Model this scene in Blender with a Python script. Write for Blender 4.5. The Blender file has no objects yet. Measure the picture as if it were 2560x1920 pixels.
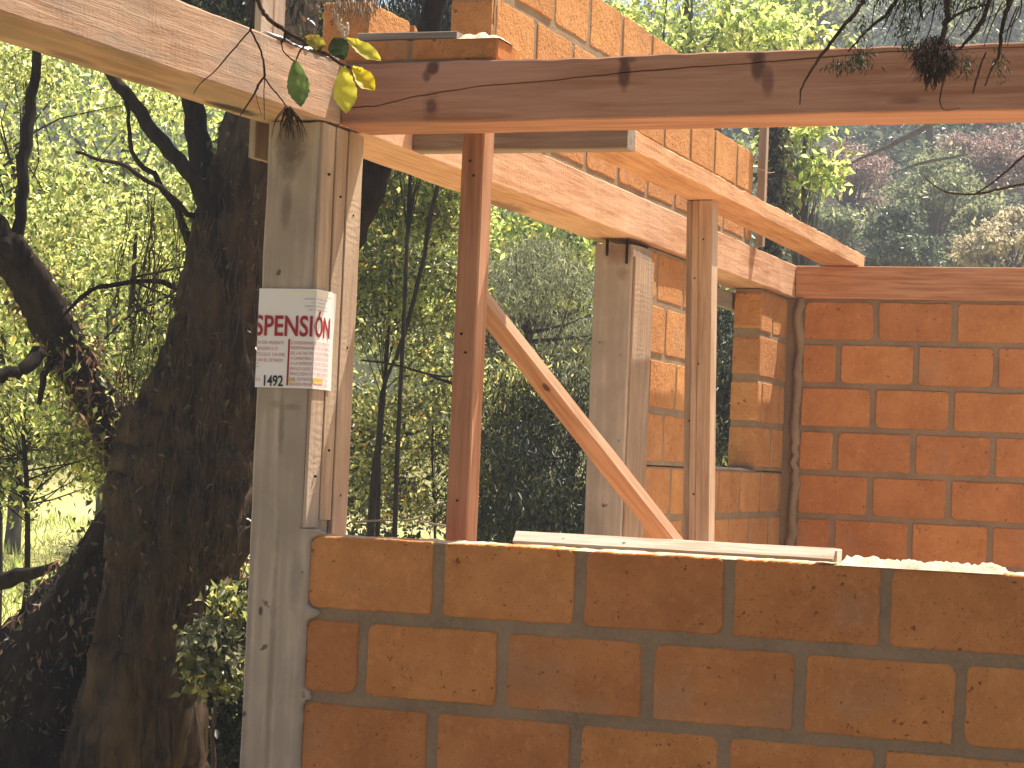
import bpy, bmesh, math, random
import numpy as np
from mathutils import Vector, Matrix, Euler, noise as mnoise

sc = bpy.context.scene
col = sc.collection

# ---------------------------------------------------------------- camera
CAM = np.array([2.4966, -5.2347, 0.2013])
YAW, PITCH, ROLL, FPX = -0.3550, 0.0368, 0.0423, 5507.1
_f = np.array([math.sin(YAW)*math.cos(PITCH), math.cos(YAW)*math.cos(PITCH), math.sin(PITCH)])
_r0 = np.array([math.cos(YAW), -math.sin(YAW), 0.0])
_u0 = np.cross(_r0, _f)
_r = _r0*math.cos(ROLL) + _u0*math.sin(ROLL)
_u = -_r0*math.sin(ROLL) + _u0*math.cos(ROLL)
cam_data = bpy.data.cameras.new("camera")
cam = bpy.data.objects.new("camera", cam_data)
col.objects.link(cam)
cam.matrix_world = Matrix(((_r[0], _u[0], -_f[0], CAM[0]), (_r[1], _u[1], -_f[1], CAM[1]), (_r[2], _u[2], -_f[2], CAM[2]), (0, 0, 0, 1)))
cam_data.sensor_fit = 'HORIZONTAL'
cam_data.sensor_width = 36.0
cam_data.lens = FPX*36.0/2560.0
cam_data.clip_start = 0.05
cam_data.clip_end = 600
sc.camera = cam

# ---------------------------------------------------------------- light
SUN = Vector((0.195, 0.41, 0.90)).normalized()
world = bpy.data.worlds.new("World"); sc.world = world
world.use_nodes = True
wn = world.node_tree; wn.nodes.clear()
wo = wn.nodes.new('ShaderNodeOutputWorld'); bg = wn.nodes.new('ShaderNodeBackground')
sky = wn.nodes.new('ShaderNodeTexSky'); sky.sky_type = 'NISHITA'; sky.sun_disc = False
sky.sun_elevation = math.asin(SUN.z); sky.sun_rotation = math.atan2(SUN.x, SUN.y)
sky.air_density = 1.0; sky.dust_density = 2.5; sky.ozone_density = 0.6
bg.inputs['Strength'].default_value = 0.080
wn.links.new(sky.outputs[0], bg.inputs[0]); wn.links.new(bg.outputs[0], wo.inputs[0])
sun_d = bpy.data.lights.new("sun", 'SUN'); sun_d.energy = 5.0; sun_d.angle = math.radians(0.53)
sun_d.color = (1.0, 0.90, 0.76)
sun = bpy.data.objects.new("sun", sun_d); col.objects.link(sun)
sun.rotation_euler = SUN.to_track_quat('Z', 'Y').to_euler()
sc.view_settings.view_transform = 'Standard'; sc.view_settings.look = 'None'
sc.view_settings.exposure = 1.36; sc.view_settings.gamma = 1.0
sc.view_settings.use_curve_mapping = False
sc.render.engine = 'CYCLES'
sc.cycles.use_denoising = True
sc.cycles.max_bounces = 8; sc.cycles.diffuse_bounces = 4; sc.cycles.transmission_bounces = 4
sc.cycles.transparent_max_bounces = 6; sc.cycles.volume_bounces = 0
sc.cycles.caustics_reflective = False; sc.cycles.caustics_refractive = False

# ---------------------------------------------------------------- helpers
rnd = random.Random(7)
def at(x, y, Y):
    """world point on the plane at depth Y met by the sight line of photo pixel (x, y)"""
    d = _f + _r*(x-1280)/FPX - _u*(y-960)/FPX
    t = (Y - CAM[1])/d[1]
    return Vector(CAM + d*t)
def pxm(Y, x=1280):
    return FPX/((Vector(at(x, 960, Y)) - Vector(CAM)).dot(Vector(_f)))

def tag(o, label=None, cat=None, group=None, kind=None):
    if label: o['label'] = label
    if cat: o['category'] = cat
    if group: o['group'] = group
    if kind: o['kind'] = kind
    return o
def empty(name, loc=(0, 0, 0), parent=None):
    o = bpy.data.objects.new(name, None); col.objects.link(o); o.location = loc
    o.empty_display_size = .1
    if parent: o.parent = parent
    return o
def link(name, me, mat=None, parent=None, loc=None, smooth=False):
    o = bpy.data.objects.new(name, me); col.objects.link(o)
    if mat is not None and len(me.materials) == 0: me.materials.append(mat)
    if parent: o.parent = parent
    if loc is not None: o.location = loc
    if smooth:
        me.polygons.foreach_set('use_smooth', [True]*len(me.polygons))
    return o
def mesh(name, v, f):
    me = bpy.data.meshes.new(name); me.from_pydata([tuple(a) for a in v], [], f); me.update(); return me
def wob(t, s):
    return mnoise.noise(Vector((t*1.0, s*17.3, s*3.1)))

def loft_mesh(name, rings, closed=True):
    """rings: list of lists of points, same count"""
    v = [p for r in rings for p in r]; n = len(rings[0]); f = []
    for i in range(len(rings)-1):
        for j in range(n):
            k = (j+1) % n
            f.append((i*n+j, i*n+k, (i+1)*n+k, (i+1)*n+j))
    f.append(tuple(range(n-1, -1, -1))); f.append(tuple((len(rings)-1)*n+j for j in range(n)))
    return mesh(name, v, f)

def timber(name, L, W, H, mat, parent=None, wobble=.0009, bevel=.004, seg=None, seed=0, wavy=0.0):
    """sawn timber along local X, origin at the middle of one end's bottom-left edge: x 0..L, y 0..W, z 0..H"""
    seg = seg or max(4, int(L/.04))
    rings = []
    b = min(bevel, W*.3, H*.3)
    base = [(b, 0), (W-b, 0), (W, b), (W, H-b), (W-b, H), (b, H), (0, H-b), (0, b)]
    for i in range(seg+1):
        x = L*i/seg
        ring = []
        for j, (y, z) in enumerate(base):
            e = j//2
            dy = wob(x*6+j*.2, seed+e+1)*wobble + wob(x*31, seed+j+20)*wobble*.5
            dz = wob(x*6+j*.2, seed+e+9)*wobble + wob(x*37, seed+j+40)*wobble*.5
            if wavy and z > H*.5: dz += wob(x*3.1, seed+77)*wavy*.6 + wob(x*19, seed+78)*wavy*.35
            ring.append((x + (wob(j*1.3, seed+5)*.003 if i in (0, seg) else 0), y+dy, z+dz))
        rings.append(ring)
    me = loft_mesh(name, rings)
    return link(name, me, mat, parent)

def tube_mesh(name, pts, rads, n=6, rough=0.0, seed=0, sub=1):
    P = [Vector(p) for p in pts]; R = list(rads)
    if sub > 1:  # catmull-rom
        Q, S = [], []
        for i in range(len(P)-1):
            p0 = P[max(i-1, 0)]; p1 = P[i]; p2 = P[i+1]; p3 = P[min(i+2, len(P)-1)]
            for k in range(sub):
                t = k/sub
                Q.append(.5*((2*p1)+(p2-p0)*t+(2*p0-5*p1+4*p2-p3)*t*t+(3*p1-p0-3*p2+p3)*t**3))
                S.append(R[i]*(1-t)+R[i+1]*t)
        Q.append(P[-1]); S.append(R[-1]); P, R = Q, S
    if rough:
        for i in range(1, len(P)-1):
            P[i] = P[i] + Vector((mnoise.noise(Vector((i*.9, seed*1.7, 1))), mnoise.noise(Vector((i*.9, seed*1.7, 5))), mnoise.noise(Vector((i*.9, seed*1.7, 9)))))*min(R[i], .012)*1.6*min(1, rough*4)
    rings = []
    up = Vector((0.31, 0.9, 0.2)).normalized()
    for i, p in enumerate(P):
        d = (P[min(i+1, len(P)-1)]-P[max(i-1, 0)]).normalized()
        a = d.cross(up)
        if a.length < .05: a = d.cross(Vector((1, 0, 0)))
        a.normalize(); b = d.cross(a)
        up2 = up
        ring = []
        for j in range(n):
            th = 2*math.pi*j/n
            rr = R[i]
            if rough:
                q = Vector((math.cos(th)*2.2, math.sin(th)*2.2, seed*3.7)) + p*1.1
                rr *= 1 + rough*(mnoise.noise(q*1.3)*.9 + .5*mnoise.noise(Vector((math.cos(th)*7, math.sin(th)*7, p.z*1.3+seed))) + .25*mnoise.noise(Vector((math.cos(th)*16, math.sin(th)*16, p.z*5+seed))))
            ring.append(p + (a*math.cos(th)+b*math.sin(th))*rr)
        rings.append(ring)
    return rings
def tubes(name, lst, mat, parent=None, smooth=True):
    """one mesh out of several tubes: (pts, rads, n, rough, seed, sub)"""
    V, F = [], []
    for a in lst:
        rings = tube_mesh(name, *a); o = len(V); n = len(rings[0])
        for r in rings: V += r
        for i in range(len(rings)-1):
            for j in range(n):
                k = (j+1) % n
                F.append((o+i*n+j, o+i*n+k, o+(i+1)*n+k, o+(i+1)*n+j))
        F.append(tuple(o+j for j in range(n-1, -1, -1))); F.append(tuple(o+(len(rings)-1)*n+j for j in range(n)))
    return link(name, mesh(name, V, F), mat, parent, smooth=smooth)

def leaf_mesh(name, C, size, rs, droop=.3, slim=.45, flat=.5, fold=.25):
    """C (N,3) leaf positions -> folded two-triangle leaves"""
    N = len(C)
    d = rs.normal(size=(N, 3)); d[:, 2] -= droop*1.6
    d /= np.linalg.norm(d, axis=1)[:, None]+1e-9
    nn = rs.normal(size=(N, 3)); nn[:, 2] += flat*2
    s = np.cross(d, nn); s /= np.linalg.norm(s, axis=1)[:, None]+1e-9
    n2 = np.cross(s, d)
    L = size*rs.uniform(.55, 1.3, size=(N, 1)); Wd = L*slim*rs.uniform(.75, 1.2, size=(N, 1))
    tw = rs.uniform(.3, .55, size=(N, 1))
    V = np.empty((N, 4, 3))
    V[:, 0] = C
    V[:, 1] = C + d*L*tw + s*Wd*.5 + n2*Wd*fold
    V[:, 2] = C + d*L - n2*L*.12
    V[:, 3] = C + d*L*tw - s*Wd*.5 + n2*Wd*fold
    me = bpy.data.meshes.new(name)
    me.vertices.add(N*4); me.vertices.foreach_set('co', V.reshape(-1).astype(np.float32))
    idx = np.arange(N)[:, None]*4
    tri = np.concatenate([idx+0, idx+1, idx+2, idx+0, idx+2, idx+3], axis=1).reshape(-1)
    me.loops.add(N*6); me.loops.foreach_set('vertex_index', tri.astype(np.int32))
    me.polygons.add(N*2); me.polygons.foreach_set('loop_start', (np.arange(N*2)*3).astype(np.int32))
    me.update(); me.validate()
    return me

# ---------------------------------------------------------------- materials
class NB:
    def __init__(s, name):
        s.m = bpy.data.materials.new(name); s.m.use_nodes = True
        s.t = s.m.node_tree; s.t.nodes.clear()
        s.out = s.t.nodes.new('ShaderNodeOutputMaterial')
    def n(s, typ, **kw):
        nd = s.t.nodes.new('ShaderNode'+typ)
        for k, v in kw.items():
            if k.startswith('i_'):
                key = k[2:]
                key = int(key) if key.isdigit() else key.replace('_', ' ')
                s.set(nd.inputs[key], v)
            else: setattr(nd, k, v)
        return nd
    def set(s, inp, v):
        if isinstance(v, bpy.types.NodeSocket): s.t.links.new(v, inp)
        else: inp.default_value = v
    def math(s, op, a, b=None, c=None, clamp=False):
        nd = s.t.nodes.new('ShaderNodeMath'); nd.operation = op; nd.use_clamp = clamp
        s.set(nd.inputs[0], a)
        if b is not None: s.set(nd.inputs[1], b)
        if c is not None: s.set(nd.inputs[2], c)
        return nd.outputs[0]
    def ramp(s, fac, stops, interp='LINEAR'):
        nd = s.t.nodes.new('ShaderNodeValToRGB'); s.t.links.new(fac, nd.inputs[0])
        nd.color_ramp.interpolation = interp
        while len(nd.color_ramp.elements) < len(stops): nd.color_ramp.elements.new(0.5)
        for e, (p, c) in zip(nd.color_ramp.elements, stops):
            e.position = p; e.color = (c, c, c, 1) if isinstance(c, (int, float)) else tuple(c)+(1,)
        return nd.outputs[0]
    def mix(s, fac, a, b, mode='MIX'):
        nd = s.t.nodes.new('ShaderNodeMix'); nd.data_type = 'RGBA'; nd.blend_type = mode
        s.set(nd.inputs[0], fac)
        for i, v in ((6, a), (7, b)):
            if isinstance(v, tuple) and len(v) == 3: v = v+(1,)
            s.set(nd.inputs[i], v)
        return nd.outputs[2]
    def coord(s, kind='Object', scale=(1, 1, 1), rand=0.0):
        tc = s.n('TexCoord'); v = tc.outputs[kind]
        if rand:
            oi = s.n('ObjectInfo'); r = s.math('MULTIPLY', oi.outputs['Random'], rand)
            a = s.t.nodes.new('ShaderNodeVectorMath'); a.operation = 'ADD'
            s.t.links.new(v, a.inputs[0]); s.t.links.new(r, a.inputs[1]); v = a.outputs[0]
        mp = s.n('Mapping'); s.t.links.new(v, mp.inputs[0]); mp.inputs['Scale'].default_value = scale
        return mp.outputs[0]
    def noise(s, vec, scale, detail=4, rough=.55, dist=0.0):
        nd = s.n('TexNoise'); s.t.links.new(vec, nd.inputs['Vector'])
        nd.inputs['Scale'].default_value = scale; nd.inputs['Detail'].default_value = detail
        nd.inputs['Roughness'].default_value = rough; nd.inputs['Distortion'].default_value = dist
        return nd.outputs[0]
    def bump(s, h, strength, dist=.01, normal=None):
        nd = s.n('Bump'); nd.inputs['Strength'].default_value = strength; nd.inputs['Distance'].default_value = dist
        s.t.links.new(h, nd.inputs['Height'])
        if normal is not None: s.t.links.new(normal, nd.inputs['Normal'])
        return nd.outputs[0]
    def surf(s, colour, rough=.9, normal=None, spec=.25):
        b = s.n('BsdfPrincipled'); s.set(b.inputs['Base Color'], colour if not (isinstance(colour, tuple) and len(colour) == 3) else colour+(1,))
        s.set(b.inputs['Roughness'], rough); b.inputs['Specular IOR Level'].default_value = spec
        if normal is not None: s.t.links.new(normal, b.inputs['Normal'])
        s.t.links.new(b.outputs[0], s.out.inputs[0]); return s.m

def brick_material(name, base, rough_bump):
    b = NB(name); v = b.coord(rand=40)
    oi = b.n('ObjectInfo')
    n1 = b.noise(v, 7, 4, .6); n2 = b.noise(v, 42, 5, .65); n3 = b.noise(v, 160, 2, .5)
    dark = tuple(c*k for c, k in zip(base, (.80, .74, .68))); light = tuple(min(1, c*k) for c, k in zip(base, (1.20, 1.24, 1.35)))
    c = b.mix(b.ramp(n1, [(.36, 0), (.66, 1)]), dark, base)
    c = b.mix(b.ramp(n2, [(.52, 0), (.72, .55)]), c, light)
    c = b.mix(b.ramp(n2, [(.30, .35), (.42, 0)]), c, dark)
    pit = b.ramp(n3, [(.30, 1), (.36, 0)])
    n4 = b.noise(v, 48, 3, .6)
    pit2 = b.ramp(n4, [(.30, 1), (.335, 0)])
    c = b.mix(b.math('MULTIPLY', pit, .5), c, (.07, .035, .02))
    c = b.mix(b.math('MULTIPLY', pit2, .75), c, (.09, .04, .02))
    hs = b.n('HueSaturation'); b.t.links.new(c, hs.inputs['Color'])
    b.set(hs.inputs['Value'], b.math('MULTIPLY_ADD', oi.outputs['Random'], .20, .90))
    b.set(hs.inputs['Hue'], b.math('MULTIPLY_ADD', oi.outputs['Random'], .005, .4995))
    # dried mortar film smeared along a few bricks
    n5 = b.noise(v, 4, 2, .5)
    c2 = b.mix(b.ramp(n5, [(.60, 0), (.74, .3)]), hs.outputs[0], (.30, .22, .15))
    h = b.math('ADD', b.math('MULTIPLY', n2, 1.0), b.math('MULTIPLY', n3, .35))
    h = b.math('SUBTRACT', h, b.math('MULTIPLY', pit2, .6))
    return b.surf(c2, .95, b.bump(h, rough_bump, .006 if rough_bump < .9 else .011), .1)

def mortar_material(name, base=(.25, .178, .112), bump=.6):
    b = NB(name); v = b.coord()
    n1 = b.noise(v, 6, 4, .6); n2 = b.noise(v, 90, 4, .7)
    c = b.mix(b.ramp(n1, [(.3, 0), (.7, 1)]), tuple(x*.8 for x in base), tuple(x*1.2 for x in base))
    c = b.mix(b.ramp(n2, [(.45, 0), (.75, .4)]), c, tuple(x*1.5 for x in base))
    return b.surf(c, .95, b.bump(n2, bump, .006), .1)

def concrete_material(name, base=(.30, .265, .22), stains=()):
    b = NB(name); v = b.coord()
    vs = b.coord(scale=(9, 9, .7))
    n1 = b.noise(v, 3.2, 5, .6, .4); n2 = b.noise(v, 60, 4, .7); n3 = b.noise(vs, 3, 4, .6)
    c = b.mix(b.ramp(n1, [(.32, 0), (.62, 1)]), tuple(x*.66 for x in base), base)
    c = b.mix(b.ramp(n3, [(.40, .55), (.56, 0)]), c, tuple(x*.70 for x in base))
    c = b.mix(b.ramp(n3, [(.55, 0), (.75, .5)]), c, tuple(min(1, x*1.35) for x in base))
    for (x, z, rx, rz, k, colr) in stains:
        sp = b.n('SeparateXYZ'); b.t.links.new(v, sp.inputs[0])
        wv = b.math('MULTIPLY', b.math('SUBTRACT', b.noise(v, 22, 4, .65), .5), 1.6)
        dx = b.math('DIVIDE', b.math('SUBTRACT', sp.outputs[0], x), rx); dz = b.math('DIVIDE', b.math('SUBTRACT', sp.outputs[2], z), rz)
        m_ = b.math('ADD', b.math('ADD', b.math('MULTIPLY', dx, dx), b.math('MULTIPLY', dz, dz)), wv)
        c = b.mix(b.math('MULTIPLY', b.ramp(m_, [(.1, 1), (1.1, 0)]), k), c, colr)
    n4 = b.noise(v, 24, 2, .4)
    c = b.mix(b.ramp(n4, [(.24, .8), (.29, 0)]), c, (.05, .04, .035))
    h = b.math('ADD', b.math('MULTIPLY', n2, .5), b.math('ADD', b.math('MULTIPLY', n3, .8), b.math('MULTIPLY', n4, .5)))
    return b.surf(c, .9, b.bump(h, .45, .006), .15)

def wood_material(name, base, grain=1.0, bump=.35, knots=(), knot_default=0.0, saw=0.0, grey=0.0, stains=()):
    """grain runs along object X; knots: (x, y, z, rx, rz)"""
    b = NB(name); v = b.coord()
    g = b.noise(b.coord(scale=(1.2, 22, 22), rand=9), 2.4, 6, .62, .6)
    fine = b.noise(b.coord(scale=(5, 120, 120), rand=5), 3, 3, .6)
    big = b.noise(b.coord(scale=(1, 2, 2), rand=7), 1.7, 3, .5)
    dark = tuple(x*k for x, k in zip(base, (.66, .56, .46)))
    light = tuple(min(1, x*k) for x, k in zip(base, (1.18, 1.25, 1.35)))
    c = b.mix(b.ramp(g, [(.36, 0), (.62, 1)]), dark, base)
    c = b.mix(b.ramp(big, [(.45, 0), (.70, .65)]), c, light)
    c = b.mix(b.ramp(fine, [(.30, .35*grain), (.48, 0)]), c, dark)
    if grey:
        gr = b.noise(b.coord(scale=(1.5, 6, 6), rand=3), 2.2, 4, .6)
        c = b.mix(b.ramp(gr, [(.42, 0), (.62, grey)]), c, (.26, .20, .155))
    for (x, y, z, rx, ry, rz, k, colr) in list(knots)+list(stains):
        sp = b.n('SeparateXYZ'); b.t.links.new(b.coord(), sp.inputs[0])
        wv = b.math('MULTIPLY', b.math('SUBTRACT', b.noise(v, 28, 3, .6), .5), 1.1)
        s = None
        for ax, c0, r0 in ((0, x, rx), (1, y, ry), (2, z, rz)):
            d = b.math('DIVIDE', b.math('SUBTRACT', sp.outputs[ax], c0), r0)
            d = b.math('MULTIPLY', d, d); s = d if s is None else b.math('ADD', s, d)
        m = b.math('ADD', s, wv)
        mk = b.math('MULTIPLY', b.ramp(m, [(.25, 1), (1.0, 0)]), k)
        c = b.mix(mk, c, colr)
    h = b.math('ADD', b.math('MULTIPLY', g, .7), b.math('MULTIPLY', fine, .5))
    if saw:
        w = b.n('TexWave'); w.wave_type = 'BANDS'; w.bands_direction = 'X'
        b.t.links.new(b.coord(), w.inputs['Vector']); w.inputs['Scale'].default_value = 15
        w.inputs['Distortion'].default_value = 9; w.inputs['Detail'].default_value = 3; w.inputs['Detail Scale'].default_value = 1.2
        wn_ = b.noise(v, 9, 3, .6)
        h = b.math('ADD', h, b.math('MULTIPLY', b.math('MULTIPLY', w.outputs[1], b.ramp(wn_, [(.4, 0), (.7, 1)])), saw*.45))
        h = b.math('ADD', h, b.math('MULTIPLY', b.noise(v, 55, 4, .7), saw*1.1))
    return b.surf(c, .82, b.bump(h, bump, .006), .22)

def leaf_material(name, stops, trans=.55, gloss=.36, bright=2.0):
    b = NB(name)
    g = b.n('NewGeometry')
    c = b.ramp(g.outputs['Random Per Island'], stops)
    pr = b.n('BsdfPrincipled'); b.t.links.new(c, pr.inputs['Base Color']); pr.inputs['Roughness'].default_value = gloss
    pr.inputs['Specular IOR Level'].default_value = .35
    tr = b.n('BsdfTranslucent')
    hs = b.n('HueSaturation'); b.t.links.new(c, hs.inputs['Color']); hs.inputs['Value'].default_value = bright; hs.inputs['Saturation'].default_value = 1.0
    b.t.links.new(hs.outputs[0], tr.inputs[0])
    mx = b.n('MixShader'); mx.inputs[0].default_value = trans
    b.t.links.new(pr.outputs[0], mx.inputs[1]); b.t.links.new(tr.outputs[0], mx.inputs[2])
    b.t.links.new(mx.outputs[0], b.out.inputs[0]); return b.m

def bark_material(name, c1, c2, scale=1.0):
    b = NB(name); v = b.coord()
    n1 = b.noise(b.coord(scale=(14*scale, 14*scale, 2.2*scale)), 2, 6, .7, .6); n2 = b.noise(v, 4*scale, 4, .6)
    c = b.mix(b.ramp(n1, [(.35, 0), (.65, 1)]), c1, c2)
    c = b.mix(b.ramp(n2, [(.5, 0), (.75, .6)]), c, tuple(x*1.7 for x in c2))
    return b.surf(c, .95, b.bump(n1, 1.0, .03), .1)

M = {}
M['brick'] = brick_material('clay_brick', (.49, .208, .072), .5)
M['brick_rough'] = brick_material('clay_brick_rough_cut', (.52, .25, .098), 1.0)
M['mortar'] = mortar_material('mortar')
M['mortar_pale'] = mortar_material('mortar_pale', (.50, .40, .28), .9)
M['concrete'] = concrete_material('concrete', (.43, .36, .28), [(-.095, 1.02, .05, .10, .8, (.11, .085, .06)), (-.10, .86, .02, .07, .6, (.13, .10, .07)), (-.085, .28, .011, .10, .6, (.16, .125, .09)), (-.082, -.35, .011, .45, .5, (.18, .14, .10)), (-.055, .33, .03, .012, .5, (.16, .125, .09)), (-.105, .335, .02, .012, .4, (.16, .125, .09)), (-.02, -.12, .022, .10, .5, (.20, .17, .14)), (-.155, -.4, .014, .5, .5, (.20, .17, .15)), (-.12, -.21, .007, .014, .9, (.08, .06, .04))])
M['concrete_far'] = concrete_material('concrete_rough', (.43, .35, .28), [(-.07, 1.03, .07, .05, .8, (.20, .12, .08)), (-.05, .95, .03, .03, .6, (.22, .14, .10))])
PINE = (.52, .265, .14)
KN = (.085, .035, .025)
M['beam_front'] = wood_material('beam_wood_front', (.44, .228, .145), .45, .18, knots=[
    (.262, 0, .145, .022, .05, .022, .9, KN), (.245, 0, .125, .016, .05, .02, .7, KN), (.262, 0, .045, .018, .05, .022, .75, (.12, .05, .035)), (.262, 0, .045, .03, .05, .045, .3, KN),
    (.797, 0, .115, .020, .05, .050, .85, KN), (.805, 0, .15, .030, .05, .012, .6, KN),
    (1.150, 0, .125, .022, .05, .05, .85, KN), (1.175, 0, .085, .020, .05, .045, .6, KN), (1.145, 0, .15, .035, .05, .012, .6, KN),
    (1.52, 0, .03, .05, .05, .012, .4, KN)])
M['beam'] = wood_material('beam_wood', (.58, .35, .22), .5, .5, saw=.8, stains=[
    (1.75, 0.19, .0, .22, .08, .025, .6, (.08, .04, .03))])
M['beam_left'] = wood_material('beam_wood_outer', (.48, .31, .205), .6, .5, saw=.4, grey=.6, stains=[
    (1.98, .16, 0, .16, .035, .03, .95, (.03, .02, .016)), (1.55, .17, 0, .18, .03, .03, .5, (.12, .06, .04)),
    (1.2, .16, 0, .12, .02, .03, .5, (.12, .06, .04)), (2.02, .2, .06, .05, .05, .10, .25, (.16, .10, .08)), (1.7, .2, .07, .04, .05, .10, .22, (.16, .10, .08)), (1.0, .2, .1, .03, .05, .06, .3, (.16, .10, .08))])
M['beam_back'] = wood_material('beam_wood_back', (.52, .265, .135), .6, .3)
M['plank'] = wood_material('plank_wood', (.60, .33, .17), .3, .6, saw=1.2)
M['stud_red'] = wood_material('stud_wood_reddish', (.40, .21, .12), .9, .3, knots=[(.45, .03, .03, .10, .008, .05, .7, (.13, .04, .025))])
M['stud_pale'] = wood_material('stud_wood_pale', (.46, .32, .215), .8, .3)
M['stud_grey'] = wood_material('stud_wood_grey', (.33, .25, .18), .8, .3)
M['brace'] = wood_material('brace_wood', (.50, .31, .19), .5, .3, knots=[(.34, .02, .006, .018, .012, .03, .9, KN)])
M['form'] = wood_material('formwork_wood', (.46, .345, .24), 1.0, .5, saw=.5, grey=.45)
M['board_grey'] = wood_material('weathered_board', (.27, .225, .185), 1.0, .5)
M['board_pale'] = wood_material('fresh_board', (.70, .56, .44), .5, .3, knots=[(.29, .016, .011, .006, .006, .02, .7, KN), (.13, .02, .011, .004, .004, .02, .6, KN)])
M['bark'] = bark_material('dark_bark', (.009, .007, .005), (.038, .026, .017))
M['bark_base'] = bark_material('trunk_bark', (.009, .006, .004), (.095, .063, .038), .8)
M['bark_far'] = bark_material('far_bark', (.04, .03, .025), (.10, .08, .06))
M['twig'] = bark_material('twig_bark', (.05, .032, .022), (.14, .095, .07), 3)
# leaves
YG = [(.0, (.03, .042, .012)), (.3, (.085, .105, .025)), (.6, (.18, .195, .05)), (.85, (.31, .31, .11)), (.985, (.44, .44, .22)), (1.0, (.36, .20, .03))]
M['leaf_bright'] = leaf_material('bright_leaf', YG, .6, .34, 2.9)
M['leaf_lime'] = leaf_material('lime_leaf', [(0, (.07, .10, .03)), (.5, (.20, .25, .06)), (.9, (.36, .38, .13)), (1., (.40, .34, .06))], .62, .36, 2.5)
M['leaf_olive'] = leaf_material('olive_leaf', [(0, (.03, .036, .012)), (.5, (.095, .11, .035)), (.8, (.21, .215, .075)), (.96, (.36, .32, .10)), (1.0, (.40, .20, .03))], .55, .3, 2.6)
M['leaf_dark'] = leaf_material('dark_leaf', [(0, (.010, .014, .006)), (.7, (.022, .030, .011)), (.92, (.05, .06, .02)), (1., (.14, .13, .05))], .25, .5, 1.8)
M['leaf_grey'] = leaf_material('grey_green_needles', [(0, (.06, .068, .036)), (.6, (.125, .135, .075)), (.95, (.22, .22, .12))], .5, .4, 2.2)
M['leaf_ivy'] = leaf_material('ivy_leaf', [(0, (.02, .028, .012)), (.6, (.045, .05, .02)), (.9, (.12, .12, .05)), (.97, (.16, .08, .04))], .25, .35)
M['leaf_gloss'] = leaf_material('glossy_leaf', [(0, (.05, .056, .03)), (.6, (.12, .13, .065)), (1., (.34, .33, .20))], .3, .26)
M['leaf_dead'] = leaf_material('dead_leaf', [(0, (.06, .03, .018)), (.6, (.14, .075, .045)), (1., (.28, .17, .11))], .35)
M['leaf_far'] = leaf_material('far_leaf', [(0, (.025, .042, .026)), (.6, (.055, .078, .042)), (1., (.14, .16, .09))], .4)
M['leaf_far2'] = leaf_material('far_pale_leaf', [(0, (.09, .115, .055)), (.6, (.15, .17, .08)), (1., (.26, .26, .13))], .45)
M['leaf_pink'] = leaf_material('far_pinkish_leaf', [(0, (.13, .085, .07)), (.6, (.22, .145, .115)), (1., (.34, .25, .19))], .4)
M['leaf_cream'] = leaf_material('far_cream_leaf', [(0, (.20, .17, .10)), (.6, (.34, .29, .17)), (1., (.48, .43, .27))], .4)

# ---------------------------------------------------------------- ground, floor, hill
FLOOR = -1.25
def ground_material():
    b = NB('meadow'); v = b.coord()
    n1 = b.noise(v, .35, 4, .6); n2 = b.noise(v, 9, 5, .7)
    c = b.mix(b.ramp(n1, [(.35, 0), (.65, 1)]), (.40, .37, .13), (.56, .51, .25))
    c = b.mix(b.ramp(n2, [(.4, 0), (.7, .6)]), c, (.30, .29, .09))
    sp = b.n('SeparateXYZ'); b.t.links.new(v, sp.inputs[0])
    far_ = b.math('SUBTRACT', sp.outputs[1], b.math('MULTIPLY', sp.outputs[0], .10))
    far_ = b.math('ADD', far_, b.math('MULTIPLY', n1, 6.0))
    c = b.mix(b.math('MULTIPLY_ADD', far_, .25, -9.2, clamp=True), c, (.050, .052, .026))
    return b.surf(c, .95, b.bump(n2, .8, .05), .1)
def earth_material(name, base):
    b = NB(name); v = b.coord()
    n1 = b.noise(v, 1.2, 5, .6); n2 = b.noise(v, 30, 4, .7)
    c = b.mix(b.ramp(n1, [(.35, 0), (.65, 1)]), base[0], base[1])
    c = b.mix(b.ramp(n2, [(.4, 0), (.7, .4)]), c, base[2])
    return b.surf(c, .95, b.bump(n2, .8, .02), .1)
def hill_height(x, y):
    h = 0.0
    yy = y - 34 - .10*x
    if yy > 0: h = 26*(1-math.exp(-yy/38.0))*1.0 + .0
    h += .35*mnoise.noise(Vector((x*.08, y*.08, 0)))*min(1, max(0, (y-8)/10))
    h += 1.6*mnoise.noise(Vector((x*.04, y*.04, 3)))*min(1, max(0, yy/15))
    return FLOOR - .06 + h
def terrain():
    xs = list(np.linspace(-90, 60, 61)); ys = list(np.linspace(-14, 130, 59))
    V = [(x, y, hill_height(x, y)) for y in ys for x in xs]; n = len(xs); F = []
    for j in range(len(ys)-1):
        for i in range(n-1): F.append((j*n+i, j*n+i+1, (j+1)*n+i+1, (j+1)*n+i))
    o = link('ground', mesh('ground', V, F), ground_material(), smooth=True)
    tag(o, kind='structure')
terrain()
def slab(name, x0, x1, y0, y1, z, mat, n=12, amp=.006):
    xs = np.linspace(x0, x1, n); ys = np.linspace(y0, y1, n)
    V = [(x, y, z + amp*mnoise.noise(Vector((x*3, y*3, 1)))) for y in ys for x in xs]; F = []
    for j in range(n-1):
        for i in range(n-1): F.append((j*n+i, j*n+i+1, (j+1)*n+i+1, (j+1)*n+i))
    o = link(name, mesh(name, V, F), mat, smooth=True); tag(o, kind='structure'); return o
EARTH = earth_material('pale_floor', ((.70, .54, .37), (.76, .61, .44), (.62, .47, .32)))
YARD = earth_material('dark_soil', ((.20, .14, .085), (.27, .19, .115), (.14, .10, .06)))
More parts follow.
